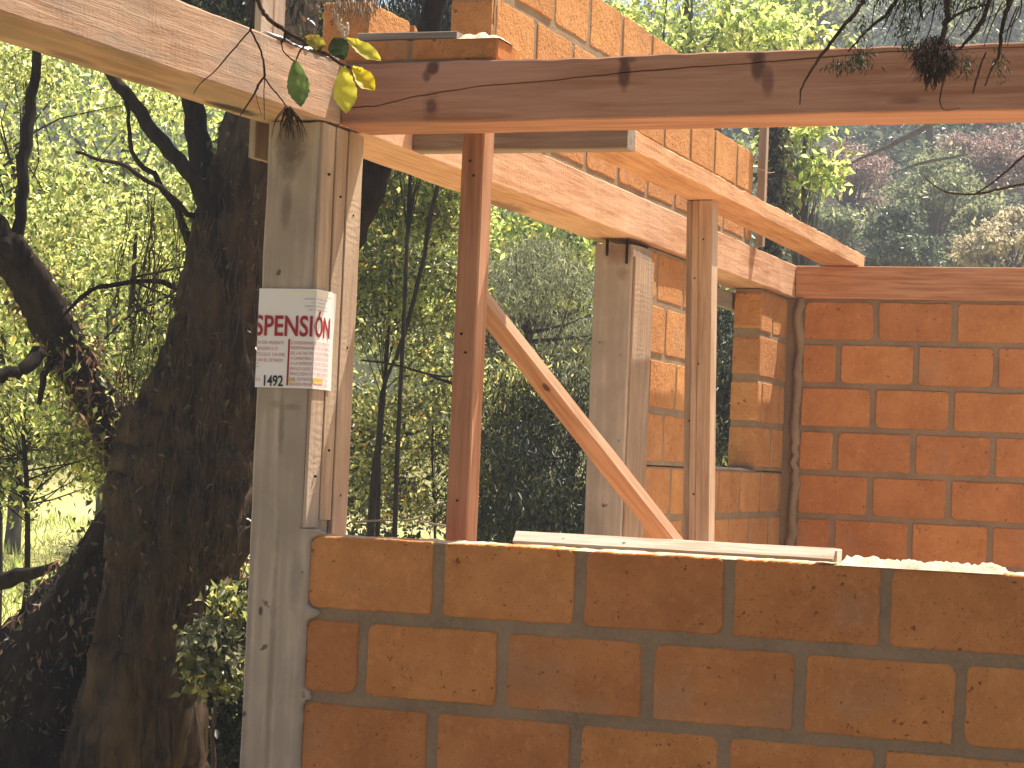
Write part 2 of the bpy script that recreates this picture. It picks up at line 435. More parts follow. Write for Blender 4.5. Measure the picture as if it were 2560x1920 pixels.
slab('floor', -.02, 5.2, .14, 5.48, FLOOR+.03, EARTH)
slab('yard', -3.0, 9.0, -9.0, -.03, FLOOR-.03, YARD, 20, .02)

# ---------------------------------------------------------------- bricks
_bcache = {}
def brick_mesh(L, H, T, var, big):
    key = (round(L, 3), round(H, 3), round(T, 3), var, big)
    if key in _bcache: return _bcache[key]
    rs = random.Random(hash(key) & 0xffff)
    step = .006 if big else .02
    amp = .0040 if big else .0038
    # outline in x (0..L), z (0..H), rounded corners
    rad = [rs.choice([.006, .010, .016, .024]) for _ in range(4)]
    if rs.random() < .3: rad[rs.randrange(4)] = .034
    pts = []
    def edge(p0, p1):
        d = math.dist(p0, p1); k = max(1, int(d/step))
        for i in range(k): pts.append((p0[0]+(p1[0]-p0[0])*i/k, p0[1]+(p1[1]-p0[1])*i/k))
    def arc(cx, cz, r, a0):
        k = 4 if big else 2
        for i in range(k): a = a0+math.pi/2*i/k; pts.append((cx+r*math.cos(a), cz+r*math.sin(a)))
    r0, r1, r2, r3 = rad
    edge((r0, 0), (L-r1, 0)); arc(L-r1, r1, r1, -math.pi/2)
    edge((L, r1), (L, H-r2)); arc(L-r2, H-r2, r2, 0)
    edge((L-r2, H), (r3, H)); arc(r3, H-r3, r3, math.pi/2)
    edge((0, H-r3), (0, r0)); arc(r0, r0, r0, math.pi)
    sd = rs.random()*50
    out = []
    for (x, z) in pts:
        k = mnoise.noise(Vector((x*60, z*60, sd)))*amp*.45 + mnoise.noise(Vector((x*9, z*9, sd+9)))*amp*.45
        dx, dz = x-L/2, z-H/2; l = math.hypot(dx, dz)
        out.append((x+dx/l*k*1.5 + mnoise.noise(Vector((x*190, z*190, sd+3)))*amp*.42, z+dz/l*k*1.5 + mnoise.noise(Vector((z*190, x*190, sd+5)))*amp*.42))
    n = len(out); rings = []
    def ring(y, ins):
        o = []
        for (x, z) in out:
            dx, dz = x-L/2, z-H/2; l = math.hypot(dx, dz)
            o.append((x-dx/l*ins, y, z-dz/l*ins))
        rings.append(o)
    ring(.0, .0055); ring(.0018, .0018); ring(.007, 0)
    ring(T-.006, 0); ring(T, .004)
    me = loft_mesh('brick', rings)
    _bcache[key] = me; return me
def add_brick(parent, axis, u0, u1, face, z0, H, T, mat, big, nvar=5):
    """axis 'x': wall along X with its camera face at Y=face; axis 'y': wall along Y with its +X face at X=face"""
    L = u1-u0
    if L < .02: return
    me = brick_mesh(L, H, T, rnd.randrange(nvar), big)
    if not me.materials: me.materials.append(mat)
    elif me.materials[0] != mat:
        key = ('copy', me.name, mat.name)
        if key not in _bcache:
            c = me.copy(); c.materials[0] = mat; _bcache[key] = c
        me = _bcache[key]
    o = bpy.data.objects.new('brick', me); col.objects.link(o); o.parent = parent
    j = rnd.uniform(-.0018, .0018); tilt = rnd.uniform(-.004, .004)
    if axis == 'x':
        o.location = (u0, face+j, z0); o.rotation_euler = (0, tilt, 0)
    else:   # local -Y face turned to +X
        o.rotation_euler = (0, 0, math.pi/2); o.location = (face+j, u0, z0)
    return o
J = .028
def course(parent, axis, u0, u1, joint, pitch, face, z0, H, T, mat, big=False):
    """bricks between u0 and u1 with head joints centred on joint + n*pitch"""
    k = math.floor((u0-joint)/pitch)
    edges = [u0]
    while True:
        k += 1; x = joint+k*pitch
        if x >= u1-.03: break
        if x > u0+.03: edges.append(x)
    edges.append(u1)
    for i in range(len(edges)-1):
        a = edges[i] + (J/2 if i > 0 else 0); c = edges[i+1] - (J/2 if i < len(edges)-2 else 0)
        g = rnd.uniform(-.003, .003) if big else 0
        add_brick(parent, axis, a+(g if i > 0 else 0), c, face, z0, H, T, mat, big)
def boxes(name, lst, mat, parent=None):
    V, F = [], []
    for (x0, x1, y0, y1, z0, z1) in lst:
        o = len(V)
        V += [(x0, y0, z0), (x1, y0, z0), (x1, y1, z0), (x0, y1, z0), (x0, y0, z1), (x1, y0, z1), (x1, y1, z1), (x0, y1, z1)]
        F += [tuple(o+i for i in f) for f in ((0, 3, 2, 1), (4, 5, 6, 7), (0, 1, 5, 4), (1, 2, 6, 5), (2, 3, 7, 6), (3, 0, 4, 7))]
    return link(name, mesh(name, V, F), mat, parent)
def blob_strip(name, u0, u1, v0, v1, z, amp, mat, parent, axis='x', n=90, m=7, sd=0, base=.0, fr=14):
    """lumpy mortar bed left on top of a wall; a closed low heap"""
    V, F = [], []
    for i in range(n+1):
        for j in range(m+1):
            u = u0+(u1-u0)*i/n; v = v0+(v1-v0)*j/m
            e = min(1, min(i, n-i)/3)*math.sin(math.pi*j/m)**.5 if 0 < j < m else 0
            h = (base+amp*max(0, .45+mnoise.noise(Vector((u*fr, v*fr, sd)))+.5*mnoise.noise(Vector((u*fr*3.6, v*fr*3.6, sd)))))*e
            v += mnoise.noise(Vector((u*22, j*.9, sd)))*.004
            p = (u, v, z+h-.003)
            V.append(p if axis == 'x' else (p[1], p[0], p[2]))
    w = m+1
    for i in range(n):
        for j in range(m): F.append((i*w+j, (i+1)*w+j, (i+1)*w+j+1, i*w+j+1))
    return link(name, mesh(name, V, F), mat, parent, smooth=True)

H_B, PZ, PL = .187, .215, .3829
# front wall -------------------------------------------------
fw = empty('brick_wall', (0, 0, FLOOR))
tag(fw, 'large shaded brick wall in front with a board lying on its top edge', 'brick wall')
inv = lambda o: None
def child_world(o, parent):   # keep world coordinates although the parent sits elsewhere
    o.matrix_parent_inverse = Matrix.Translation(-parent.location)
def adopt(parent):
    for o in list(bpy.data.objects):
        if o.parent == parent: o.matrix_parent_inverse = Matrix.Translation(-parent.location)
joints_f = [.3761, .1764, .3783, .184, .374, .18]
for k in range(6):
    top = -.004 - PZ*k + (.0 if k else 0)
    if k: top = -.2075 - PZ*(k-1) - J/2
    course(fw, 'x', .014, 4.2, joints_f[k], PL, 0, top-H_B, H_B, .14, M['brick'], big=(k < 4))
boxes('mortar', [(.006, 4.205, .0045, .1355, FLOOR-.05, -.006)], M['mortar'], fw)
blob_strip('mortar_cap', .02, 4.2, .010, .134, -.004, .008, M['mortar_pale'], fw, n=420, m=9, sd=2, base=.001, fr=20)
blob_strip('mortar_cap', 1.40, 1.80, -.006, .15, -.002, .020, M['mortar_pale'], fw, n=90, m=10, sd=5, base=.004, fr=22)
adopt(fw)
# back wall --------------------------------------------------
YB = 5.4915
bw = empty('brick_wall', (0, YB, FLOOR))
tag(bw, 'sunny orange brick wall at the back under a wooden beam', 'brick wall')
for k in range(10):
    bed = .8743 + PZ - PZ*k         # bed above course k
    z1 = bed - J/2
    if k == 0: z1 = 1.074
    course(bw, 'x', .052, 5.2, (.4074, .2284)[k % 2], PL, YB, .8743-PZ*k+J/2, z1-(.8743-PZ*k+J/2), .14, M['brick'])
boxes('mortar', [(-.17, 5.2, YB+.008, YB+.135, FLOOR-.05, 1.0865)], M['mortar'], bw)
# squeezed mortar running down the corner
pts = [(.030+.006*math.sin(i*1.9)+.004*math.sin(i*.7), YB-.004, FLOOR+.02+(1.07-FLOOR)*i/34) for i in range(35)]
tubes('corner_mortar', [(pts, [.019+.007*abs(math.sin(i*2.3)) for i in range(35)], 7, .35, 3, 2)], M['mortar'], bw)
adopt(bw)
# side wall under the ring beam -------------------------------
SX = -.030
sw = empty('brick_wall', (SX, 4, FLOOR))
tag(sw, 'brick side wall with a window opening, partly sunlit, behind the rough column', 'brick wall')
for k in range(10):
    z0 = .8743-PZ*k+J/2
    z1 = min(z0+H_B, 1.074); jt = (3.586, 3.385)[k % 2] if k < 4 else (5.05, 4.865)[k % 2]
    H = z1-z0
    if k <= 3:
        course(sw, 'y', 3.075, 3.78, (3.590, 3.345, 3.526, 3.38)[k], PL, SX, z0, H, .135, M['brick_rough'])
        course(sw, 'y', 4.935, YB-.012, (9, 5.29, 5.39, 5.23)[k], PL, SX, z0, H, .135, M['brick_rough'])
    elif k == 4 or k == 5:
        course(sw, 'y', 3.075, YB-.012, jt, PL, SX, z0, H, .135, M['brick_rough'])
    if k > 5: course(sw, 'y', 3.075, YB-.012, jt, PL, SX, z0, H, .135, M['brick_rough'])
    if k > 5: course(sw, 'y', .27, 2.79, jt, PL, SX, z0, H, .135, M['brick_rough'])
def swbox(y0, y1, z0, z1): return (SX-.131, SX-.0045, y0, y1, z0, z1)
boxes('mortar', [swbox(3.07, 3.775, .22, 1.085), swbox(4.941, YB, .22, 1.085), swbox(3.07, YB, FLOOR-.05, .2255), swbox(.26, 2.80, FLOOR-.05, -.42)], M['mortar'], sw)
blob_strip('window_sill', 3.79, 4.93, SX-.135, SX-.001, .2245, .010, M['mortar_pale'], sw, 'y', n=60, m=6, sd=9, base=.004)
adopt(sw)
lint = timber('lintel_board', 1.36, .03, .085, M['board_grey'], None, seed=31)
lint.parent = sw; lint.matrix_parent_inverse = Matrix.Translation(-sw.location)
lint.rotation_euler = (0, 0, math.pi/2); lint.location = (-.175, 3.7, .985)

# upper side wall over the ring beam --------------------------
ZR, ZT = 1.0905, 1.2526
UX = -.010
uw = empty('brick_wall', (UX, 1.2, ZT))
tag(uw, 'high brick gable wall standing on the side beam, its rough face in the sun', 'brick wall')
def up_course(y0, y1, joint, z0): course(uw, 'y', y0, y1, joint, PL, UX, z0, H_B+.001, .138, M['brick_rough'])
up_course(1.2, 4.60, 1.42, 1.2770); up_course(1.2, 4.60, 1.62, 1.4920+.004); up_course(1.2, 3.72, 1.43+.36, 1.7110+.004)
boxes('mortar', [(UX-.134, UX-.0045, 1.205, 4.595, ZT+.002, 1.682), (UX-.134, UX-.0045, 1.205, 3.715, 1.68, 1.898)], M['mortar'], uw)
adopt(uw)
st = empty('brick_stub', (UX, .25, ZT)); tag(st, 'single brick standing on the beams over the front corner column', 'brick')
course(st, 'y', .27, .62, 9.0, PL, UX, ZT+.018, .193, .14, M['brick_rough'])
boxes('mortar', [(UX-.136, UX-.006, .276, .614, ZT+.001, ZT+.024)], M['mortar'], st)
adopt(st)

# ---------------------------------------------------------------- columns
def column(name, x0, x1, y0, y1, z0, z1, mat, seed, parent):
    W, D = x1-x0, y1-y0; seg = int((z1-z0)/.05); rings = []
    b = .006; base = [(b, 0), (W-b, 0), (W, b), (W, D-b), (W-b, D), (b, D), (0, D-b), (0, b)]
    full = []
    for j in range(8):
        p, q = base[j], base[(j+1) % 8]; full.append(p)
        if j % 2 == 0:
            for t in (.25, .5, .75): full.append((p[0]+(q[0]-p[0])*t, p[1]+(q[1]-p[1])*t))
    for i in range(seg+1):
        z = z0+(z1-z0)*i/seg; ring = []
        for j, (x, y) in enumerate(full):
            k = .0022
            ring.append((x0+x+mnoise.noise(Vector((j*1.7, z*7, seed)))*k, y0+y+mnoise.noise(Vector((j*1.3, z*9, seed+4)))*k, z + (mnoise.noise(Vector((j*2.1, 1, seed)))*.006 if i == seg else 0)))
        rings.append(ring)
    return link(name, loft_mesh(name, rings), mat, parent)
post = empty('concrete_column', (-.08, .12, FLOOR))
tag(post, 'tall grey concrete corner column with a paper notice wrapped round it', 'column')
column('shaft', -.163, -.014, -.004, .25, FLOOR-.05, 1.084, M['concrete'], 3, post)
column('foot_widening', -.02, .0135, -.0055, .15, FLOOR-.05, -.002, M['concrete'], 5, post)
# grout smeared over the edge of the first bricks
V, F = [], []; n_ = 150
for i in range(n_+1):
    z = FLOOR + (0.012-FLOOR)*i/n_
    xr = .014 + .008*mnoise.noise(Vector((z*28, 1, 1))) + .004*mnoise.noise(Vector((z*90, 1, 4)))
    for (zc, w_, h_) in ((-.206, .052, .013), (-.42, .032, .016), (-.63, .03, .012), (.004, .045, .012)):
        xr += w_*math.exp(-((z-zc)/h_)**2)*(.8+.5*mnoise.noise(Vector((z*160, 3, zc))))
    e = .0022*mnoise.noise(Vector((z*40, 7, 2)))
    V += [(-.03, -.0048, z), (-.004, -.0075+e, z), (xr*.55, -.0085+e*1.6, z), (xr-.003, -.006+e, z), (xr, .004, z)]
for i in range(n_):
    for j in range(4): F.append((i*5+j, i*5+j+1, (i+1)*5+j+1, (i+1)*5+j))
link('grout', mesh('grout', V, F), M['concrete'], post, smooth=True)
for i, (y0, y1, th, zb) in enumerate(((.0, .078, .010, .015), (.081, .150, .013, .035), (.156, .250, .015, -.12))):
    o = timber('formwork_board', 1.082-zb, th, y1-y0, M['form'], post, seed=50+i*3, bevel=.002)
    o.rotation_euler = (math.pi/2, -math.pi/2, math.pi/2)  # grain upward
    o.matrix_basis = Matrix(((0, 1, 0, -.0135), (0, 0, 1, y0), (1, 0, 0, zb), (0, 0, 0, 1)))
adopt(post)
c2 = empty('concrete_column', (-.09, 2.93, FLOOR))
tag(c2, 'rough concrete column standing inside under the middle of the side beam', 'column')
column('shaft', -.165, -.012, 2.80, 3.065, FLOOR-.05, 1.066, M['concrete_far'], 13, c2)
for i, (dy, z0_) in enumerate(((0.0, .0), )):
    o = timber('formwork_board', 2.2, .010, .25, M['form'], c2, seed=90, bevel=.002)
    o.matrix_basis = Matrix(((0, 1, 0, -.012), (0, 0, 1, 2.81), (1, 0, 0, -1.18), (0, 0, 0, 1)))
tubes('rebar_end', [([(-.115, 2.80, 1.02), (-.115, 2.797, 1.085)], [.006, .006], 6, 0, 0, 1), ([(-.035, 2.80, .99), (-.035, 2.797, 1.085)], [.006, .006], 6, 0, 0, 1)], M['bark'], c2)
adopt(c2)

# ---------------------------------------------------------------- timbers
# front beam: box with a real drying crack running along its camera face
def front_beam():
    L, W, H = 4.3, .185, .162
    N = 260; rings = []
    def crack(x):
        pts = [(0, .045), (.10, .048), (.22, .072), (.40, .094), (.60, .103), (.80, .118), (.95, .125), (1.15, .132), (1.45, .148), (1.8, .150), (4.4, .14)]
        for a, b2 in zip(pts, pts[1:]):
            if a[0] <= x <= b2[0]:
                t = (x-a[0])/(b2[0]-a[0]); return a[1]+(b2[1]-a[1])*t
    for i in range(N+1):
        x = L*i/N
        c = crack(x) + mnoise.noise(Vector((x*22, 0, 4)))*.0018
        w = .0016*max(.15, (.55+mnoise.noise(Vector((x*5, 2, 2)))*.9))
        if x > 1.6: w *= .3
        hz = .0016*mnoise.noise(Vector((x*7, 5, 0)))
        top = H + .0025*mnoise.noise(Vector((x*16, 9, 0)))+.004*mnoise.noise(Vector((x*2.3, 9, 7)))
        dy = .002*mnoise.noise(Vector((x*3, 3, 3)))
        c = min(c, top-.012)
        ring = [(x, dy, .004), (x, dy, c-w-.001), (x, .011, c), (x, dy, c+w+.001), (x, dy, top-.004), (x, .004, top), (x, W-.004, top), (x, W, top-.004), (x, W, .004), (x, W-.004, hz), (x, .004, hz)]
        rings.append(ring)
    o = link('beam', loft_mesh('beam', rings), M['beam_front'])
    o.location = (.004, .092, ZR); o.rotation_euler = (0, 0, -.037)
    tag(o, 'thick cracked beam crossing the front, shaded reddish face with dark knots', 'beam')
front_beam()
def place(o, X, Yv, Z, org, label, cat='beam', group=None):
    X = Vector(X).normalized(); Yv = Vector(Yv); Yv = (Yv - X*Yv.dot(X)).normalized(); Zv = X.cross(Yv)
    m = Matrix(((X.x, Yv.x, Zv.x, org[0]), (X.y, Yv.y, Zv.y, org[1]), (X.z, Yv.z, Zv.z, org[2]), (0, 0, 0, 1)))
    o.matrix_world = m; tag(o, label, cat, group); return o
# beams along Y: local X -> +Y, local Y -> -X?  keep right-handed: X=+Y, Y=-X, Z=+Z
def beam_y(name, y0, y1, x1, W, H, z, mat, label, seed, tilt=0.0, cat='beam', **k):
    o = timber(name, y1-y0, W, H, mat, seed=seed, **k)
    return place(o, (0, 1, tilt), (-1, 0, 0), None, (x1, y0, z), label, cat)
def beam_y_mirror(name, y0, y1, x0, W, H, z, mat, label, seed, tilt=0.0, cat='beam', **k):
    # local y grows towards +X : X=+Y, Y=+X gives Z down, so flip: run from y1 to y0
    o = timber(name, y1-y0, W, H, mat, seed=seed, **k)
    return place(o, (0, -1, -tilt), (1, 0, 0), None, (x0, y1, z), label, cat)
# left outer beam: x in local runs from y=-2.2 (0) to .088 (2.288); local y runs from +X face to the far side
b = timber('beam', 2.288, .205, .162, M['beam_left'], seed=3, wobble=.0025)
# put +X face at local y=W  -> local Y = +X would mirror; rotate instead so that local y=0 is the +X face
place(b, (0, 1, .020), (-1, 0, 0), None, (0.002, -2.2, ZR-.045), 'big weathered beam reaching out over the corner column at the upper left')
b2 = timber('beam', YB+.16-.094, .212, .160, M['beam'], seed=8, wobble=.0025)
place(b2, (0, 1, 0), (-1, 0, 0), None, (0, .094, ZR+.001), 'long sunlit side beam running back from the corner column to the back wall')
b3 = timber('beam', 5.2, .16, .163, M['beam_back'], seed=12)
place(b3, (1, 0, .0), (0, 1, 0), None, (.004, YB-.006, ZR-.002), 'beam lying level on the top of the back brick wall')
jo = timber('beam', .648, .07, .158, M['board_grey'], seed=15)
place(jo, (1, 0, 0), (0, 1, 0), None, (.003, .585, ZR+.004), 'short dark cross joist just behind the front beam', 'joist')
pk = timber('plank', 5.05, .175, .068, M['plank'], seed=21, wavy=.010, wobble=.003)
place(pk, (-.005, 1, 0), (-1, 0, 0), None, (.334, .59, ZT+.0015), 'long sawn plank resting on the joist and the far end of the back beam', 'plank')
# studs
s1 = timber('wooden_stud', 2.46, .078, .064, M['stud_red'], seed=25)
place(s1, (0, 0, 1), (0, 1, 0), None, (.337, .293, FLOOR+.03), 'reddish upright stud propping the front beam, with the brace nailed on', 'stud')
st2 = empty('wooden_stud', (.19, 2.95, FLOOR+.03)); tag(st2, 'pale grooved upright stud holding up the long plank', 'stud')
lean = math.radians(-1.62)
def stud2_part(dx0, dx1, dy0, dy1, mat, seed):
    o = timber('board', 2.47, dy1-dy0, dx1-dx0, mat, seed=seed, bevel=.002)
    # local X up, local Y -> +Y, local Z -> -X ... Z = X x Y = (0,0,1)x(0,1,0) = (-1,0,0)
    o.matrix_world = Matrix.Translation((.222, 0, FLOOR+.03)) @ Matrix.Rotation(lean, 4, 'Y') @ Matrix(((0, 0, -1, dx1), (0, 1, 0, dy0), (1, 0, 0, 0), (0, 0, 0, 1)))
    mw = o.matrix_world.copy(); o.parent = st2; o.matrix_parent_inverse = Matrix.Translation(-st2.location)
stud2_part(.0, .024, 2.945, 3.02, M['stud_grey'], 61)
stud2_part(.0245, .052, 2.938, 3.02, M['stud_pale'], 64)
stud2_part(.0525, .106, 2.934, 3.02, M['stud_pale'], 67)
# brace
P0 = at(1213, 792, .405); P1 = at(1652, 1345, .84)
dirb = (P1-P0).normalized(); Pb = P0 - dirb*.075
Lb = (FLOOR+.04-Pb.z)/dirb.z
o = timber('brace', Lb, .058, .038, M['brace'], seed=33, bevel=.002)
side = Vector((0, 1, 0)); side = (side-dirb*side.dot(dirb)).normalized(); upv = side.cross(dirb)   # perpendicular, roughly up-right
if upv.z < 0: upv = -upv
a = math.radians(24)
yv = (-upv*math.cos(a) + side*(-math.sin(a))*-1).normalized()
yv = (-(upv)*math.cos(a) + side*math.sin(a)).normalized()
place(o, dirb, yv, None, Pb + upv*.032 - side*.018, 'diagonal brace slanting down from the reddish stud behind the front wall', 'brace')
def nails(parent, pts, r=.0035):
    lst = [([Vector(p)-Vector(n)*.004, Vector(p)+Vector(n)*.0018], [r, r], 7, 0, 0, 1) for p, n in pts]
    q = tubes('nail', lst, M['bark'], None, smooth=False); q.parent = parent; q.matrix_parent_inverse = parent.matrix_world.inverted() if parent.type == 'MESH' else Matrix.Translation(-parent.location); tag(q, kind='stuff')
bpy.context.view_layer.update()
nails(st2, [((.228, 2.934, z), (0, -1, 0)) for z in (1.10, .62, .12)]+[((.198, 2.938, z), (0, -1, 0)) for z in (.95, .40)])
nails(s1, [((x, .291, z), (0, -1, 0)) for x, z in ((.300, 1.02), (.312, .98), (.296, .55), (.310, .50), (.305, .10))])
nails(post, [((.0012, y, z), (1, 0, 0)) for y, z in ((.04, .95), (.115, .90), (.20, .86), (.04, .15), (.115, .22), (.20, .10), (.2, .5))])
# sill board on the wall top, tilted to the camera so that its broad side catches the sun
sb = timber('board', .815, .040, .010, M['board_pale'], seed=41, bevel=.002)
place(sb, (1, 0, -.0015), (0, .74, .67), None, (.582, -.014, .003), 'pale fresh board lying along the top of the front brick wall', 'board')
sb2 = timber('wood_offcut', .05, .055, .030, M['board_pale'], seed=44, bevel=.003)
place(sb2, (1, 0, 0), (0, 1, 0), None, (1.352, .010, .002), 'small wood offcut under the right end of the pale board', 'offcut')
# pieces on the front beam
bl = empty('flat_bricks', (.2, .18, ZT)); tag(bl, 'row of flat bricks laid on the left end of the front beam', 'bricks')
for (x0, x1, sd) in ((.0, .185, 1), (.195, .440, 2)):
    o = boxes('brick', [(x0, x1, .098, .275, ZT+.0075, ZT+.064)], M['brick'], bl)
    o.modifiers.new('edge', 'BEVEL').width = .005
boxes('mortar', [(.006, .435, .103, .27, ZT+.001, ZT+.0615)], M['mortar'], bl)
adopt(bl)
gb = timber('board', .285, .13, .020, M['board_grey'], seed=47, bevel=.002)
place(gb, (1, 0, -.01), (0, 1, .03), None, (.035, .105, ZT+.067), 'small grey board lying on the flat bricks above the front beam', 'board')
mp = blob_strip('mortar_heap', .32, .445, .095, .21, ZT+.064, .018, M['mortar_pale'], None, n=24, m=8, sd=15, base=.006, fr=25)
tag(mp, 'heap of pale dried mortar beside the small grey board', 'mortar')
# upright boards nailed to the outside of the side beam
vb = empty('upright_boards', (-.24, .1, 1.0)); tag(vb, 'two narrow upright boards nailed behind the corner column', 'boards')
for (y0, y1, th, sd) in ((.035, .105, .020, 71), (.117, .185, .016, 74)):
    o = timber('board', .92, th, y1-y0, M['form'], None, seed=sd, bevel=.002)
    o.matrix_world = Matrix(((0, 1, 0, -.240), (0, 0, 1, y0), (1, 0, 0, .998), (0, 0, 0, 1)))
    o.parent = vb; o.matrix_parent_inverse = Matrix.Translation(-vb.location)
# thin post at the end of the gable wall
tp = timber('thin_post', .86, .045, .036, M['stud_grey'], seed=81, bevel=.002)
place(tp, (0, 0, 1), (0, 1, 0), None, (.040, 4.625, ZT+.003), 'thin grey post at the far end of the high gable wall', 'post')
# wire round it
w_ = tubes('tie_wire', [([(-.02, 4.618, 1.60), (.010, 4.616, 1.612), (.044, 4.615, 1.60), (.048, 4.65, 1.598), (.075, 4.66, 1.602)], [.0015]*5, 4, 0, 0, 2)], M['board_pale'])
tag(w_, 'thin tie wire twisted round the thin grey post', 'wire')
# crumpled plastic sheet on the corner
def plastic():
    V, F = [], []; n, m = 26, 12
    for i in range(n+1):
        for j in range(m+1):
            y = -.30+.36*i/n; x = -.15+.155*j/m
            z = ZT+.004+.018*abs(mnoise.noise(Vector((x*14, y*14, 3))))+.012*abs(mnoise.noise(Vector((x*40, y*40, 8))))
            if j == m: z -= .006
            V.append((x + .008*mnoise.noise(Vector((y*20, 2, 2))), y, z-(.006 if y < -.1 else 0)))
    w = m+1
    for i in range(n):
        for j in range(m): F.append((i*w+j, (i+1)*w+j, (i+1)*w+j+1, i*w+j+1))
    b = NB('white_plastic'); mt = b.surf((.72, .75, .80), .35, None, .5)
    o = link('plastic_sheet', mesh('plastic_sheet', V, F), mt, smooth=True)
    s = o.modifiers.new('thick', 'SOLIDIFY'); s.thickness = .001
    tag(o, 'crumpled white plastic sheet on the beam over the corner column', 'plastic sheet')
plastic()

# ---------------------------------------------------------------- notice
def notice():
    root = empty('paper_notice', (-.08, -.008, .51)); tag(root, 'white paper notice with red heading stuck round the corner column', 'notice')
    XF, YF = .0025, -.0085      # side plane x, front plane y
    ZB, ZTP = .379, .641
    def paper_mat():
        b = NB('paper'); v = b.coord()
        n = b.noise(v, 5, 3, .5)
        sp_ = b.n('SeparateXYZ'); b.t.links.new(v, sp_.inputs[0])
        c = b.mix(b.ramp(n, [(.3, 0), (.7, 1)]), (.74, .72, .70), (.80, .78, .76))
        return b.surf(c, .7, b.bump(b.noise(v, 9, 2, .4), .15, .01), .3)
    def ink(name, c):
        b = NB(name); return b.surf(c, .6, None, .3)
    RED, BLACK, PINK, YEL, GREY = ink('red_ink', (.34, .012, .02)), ink('black_ink', (.015, .015, .02)), ink('pale_red_ink', (.50, .16, .17)), ink('yellow_mark', (.72, .60, .14)), ink('grey_ink', (.28, .27, .30))
    r_ = .003
    U0 = -.166      # left front edge of the column
    def wrap(u, v, lift):
        """flat sheet coordinate (u along, v up) to the folded sheet: left flank, front, right flank"""
        if u < U0:
            return (U0-.0012-lift + XF, YF + (U0-u), v)
        if u <= 0: return (u+XF, YF-lift, v)
        return (XF+lift, YF+u, v)
    def curl(v): return v
    # sheet
    us = [-.40, -.30, U0-.0001, U0, -.12, -.08, -.04, -.012, 0, .0001, .02, .045, .07, .09, .105, .113]
    vs = np.linspace(ZB, ZTP, 12)
    V = []; 
    for v in vs:
        for u in us:
            x, y, z = wrap(u, v, .0004 + .0010*max(0, mnoise.noise(Vector((u*18, v*14, 2)))) + (.004*((u-.09)/.023)**2*max(0, (v-.5)/.14) if u > .09 else 0))
            if u > .09: z = z - (.0035 if v == vs[-1] else 0)
            V.append((x, y, z))
    w = len(us); F = [(j*w+i, j*w+i+1, (j+1)*w+i+1, (j+1)*w+i) for j in range(len(vs)-1) for i in range(w-1)]
    o = link('sheet', mesh('sheet', V, F), paper_mat(), root)
    def put(bm, mat, name, lift):
        for u in (U0, 0.0):
            bmesh.ops.bisect_plane(bm, geom=bm.verts[:]+bm.edges[:]+bm.faces[:], plane_co=(u, 0, 0), plane_no=(1, 0, 0), dist=1e-6)
        # map by face side so that the two flanks meet at the fold
        V, F = [], []
        for f in bm.faces:
            c = f.calc_center_median().x; idx = []
            for vv in f.verts:
                u = vv.co.x
                if c > 0: u = max(u, 1e-7)
                if c < U0: u = min(u, U0-1e-7)
                V.append(wrap(u, vv.co.y, lift)); idx.append(len(V)-1)
            F.append(tuple(idx))
        return link(name, mesh(name, V, F), mat, root)
    def text(s, u0, u1, v0, cap, mat, name, lift=.0022, bold=.0):
        cu = bpy.data.curves.new('t', 'FONT'); cu.body = s; cu.size = 1; cu.offset = bold; cu.resolution_u = 4
        ob = bpy.data.objects.new('t', cu); col.objects.link(ob)
        dg = bpy.context.evaluated_depsgraph_get(); me = bpy.data.meshes.new_from_object(ob.evaluated_get(dg))
        bpy.data.objects.remove(ob)
        bm = bmesh.new(); bm.from_mesh(me)
        if not bm.verts: return
        xs = [v.co.x for v in bm.verts]; ys = [v.co.y for v in bm.verts]
        # capital height of the built-in face is about .73 of the size
        sx = (u1-u0)/(max(xs)-min(xs)); sy = cap/.73; x0 = min(xs)
        for v in bm.verts: v.co.x = u0+(v.co.x-x0)*sx; v.co.y = v0+v.co.y*sy; v.co.z = 0
        bmesh.ops.triangulate(bm, faces=bm.faces[:])
        o = put(bm, mat, name, lift); bm.free(); return o
    def rect(u0, u1, v0, v1, mat, name, lift=.0016):
        bm = bmesh.new(); vv = [bm.verts.new(p) for p in ((u0, v0, 0), (u1, v0, 0), (u1, v1, 0), (u0, v1, 0))]; bm.faces.new(vv)
        o = put(bm, mat, name, lift); bm.free(); return o
    text('SUSPENSIÓN', -.2440, .0870, .517, .055, RED, 'heading', bold=.018)
    rect(-.0755, -.0700, .386, .508, RED, 'red_rule')
    text('1492', -.1415, -.0855, .3835, .029, BLACK, 'number', bold=.02)
    for i, s in enumerate(('DIRECCIÓN DE DESARROLLO URBANO', 'H. AYUNTAMIENTO', 'DEPARTAMENTO DE LICENCIAS', 'DE CONSTRUCCIÓN')):
        a = (-.033, .070) if i % 2 == 0 else (-.012, .052)
        if i == 2: a = (-.032, .070)
        if i == 3: a = (-.020, .066)
        text(s, a[0], a[1], .6125-i*.0095, .0042, GREY, 'small_print')
    for i, (s, a) in enumerate((('POR DISPOSICIÓN DEL PRESENTE', -.088), ('OFICIO LA SEGÚN LO', -.105), ('PREVISTO ARTÍCULO 154 DEL', -.081), ('REGLAMENTO EN EL ESTADO', -.088))):
        text(s, -.235, a, .4935-i*.0155, .0088, PINK, 'left_column')
    lines = ('CONSIDERANDO QUE EL PRESENTE', 'RESPONSABLE DE LA OBRA', 'DE LAS FALTAS EN QUE INCURRE', 'A CARRETERA CONSTRUCCIÓN POR', 'A LA EXPEDICIÓN DE LICENCIA', 'EN LO QUE SEÑALA EL ARTÍC', 'FRACCIÓN I DEL LIBRO QUINTO', 'DEL ESTADO DE MÉXICO Y LA', 'BANDO MUNICIPAL DE ESTE AÑO')
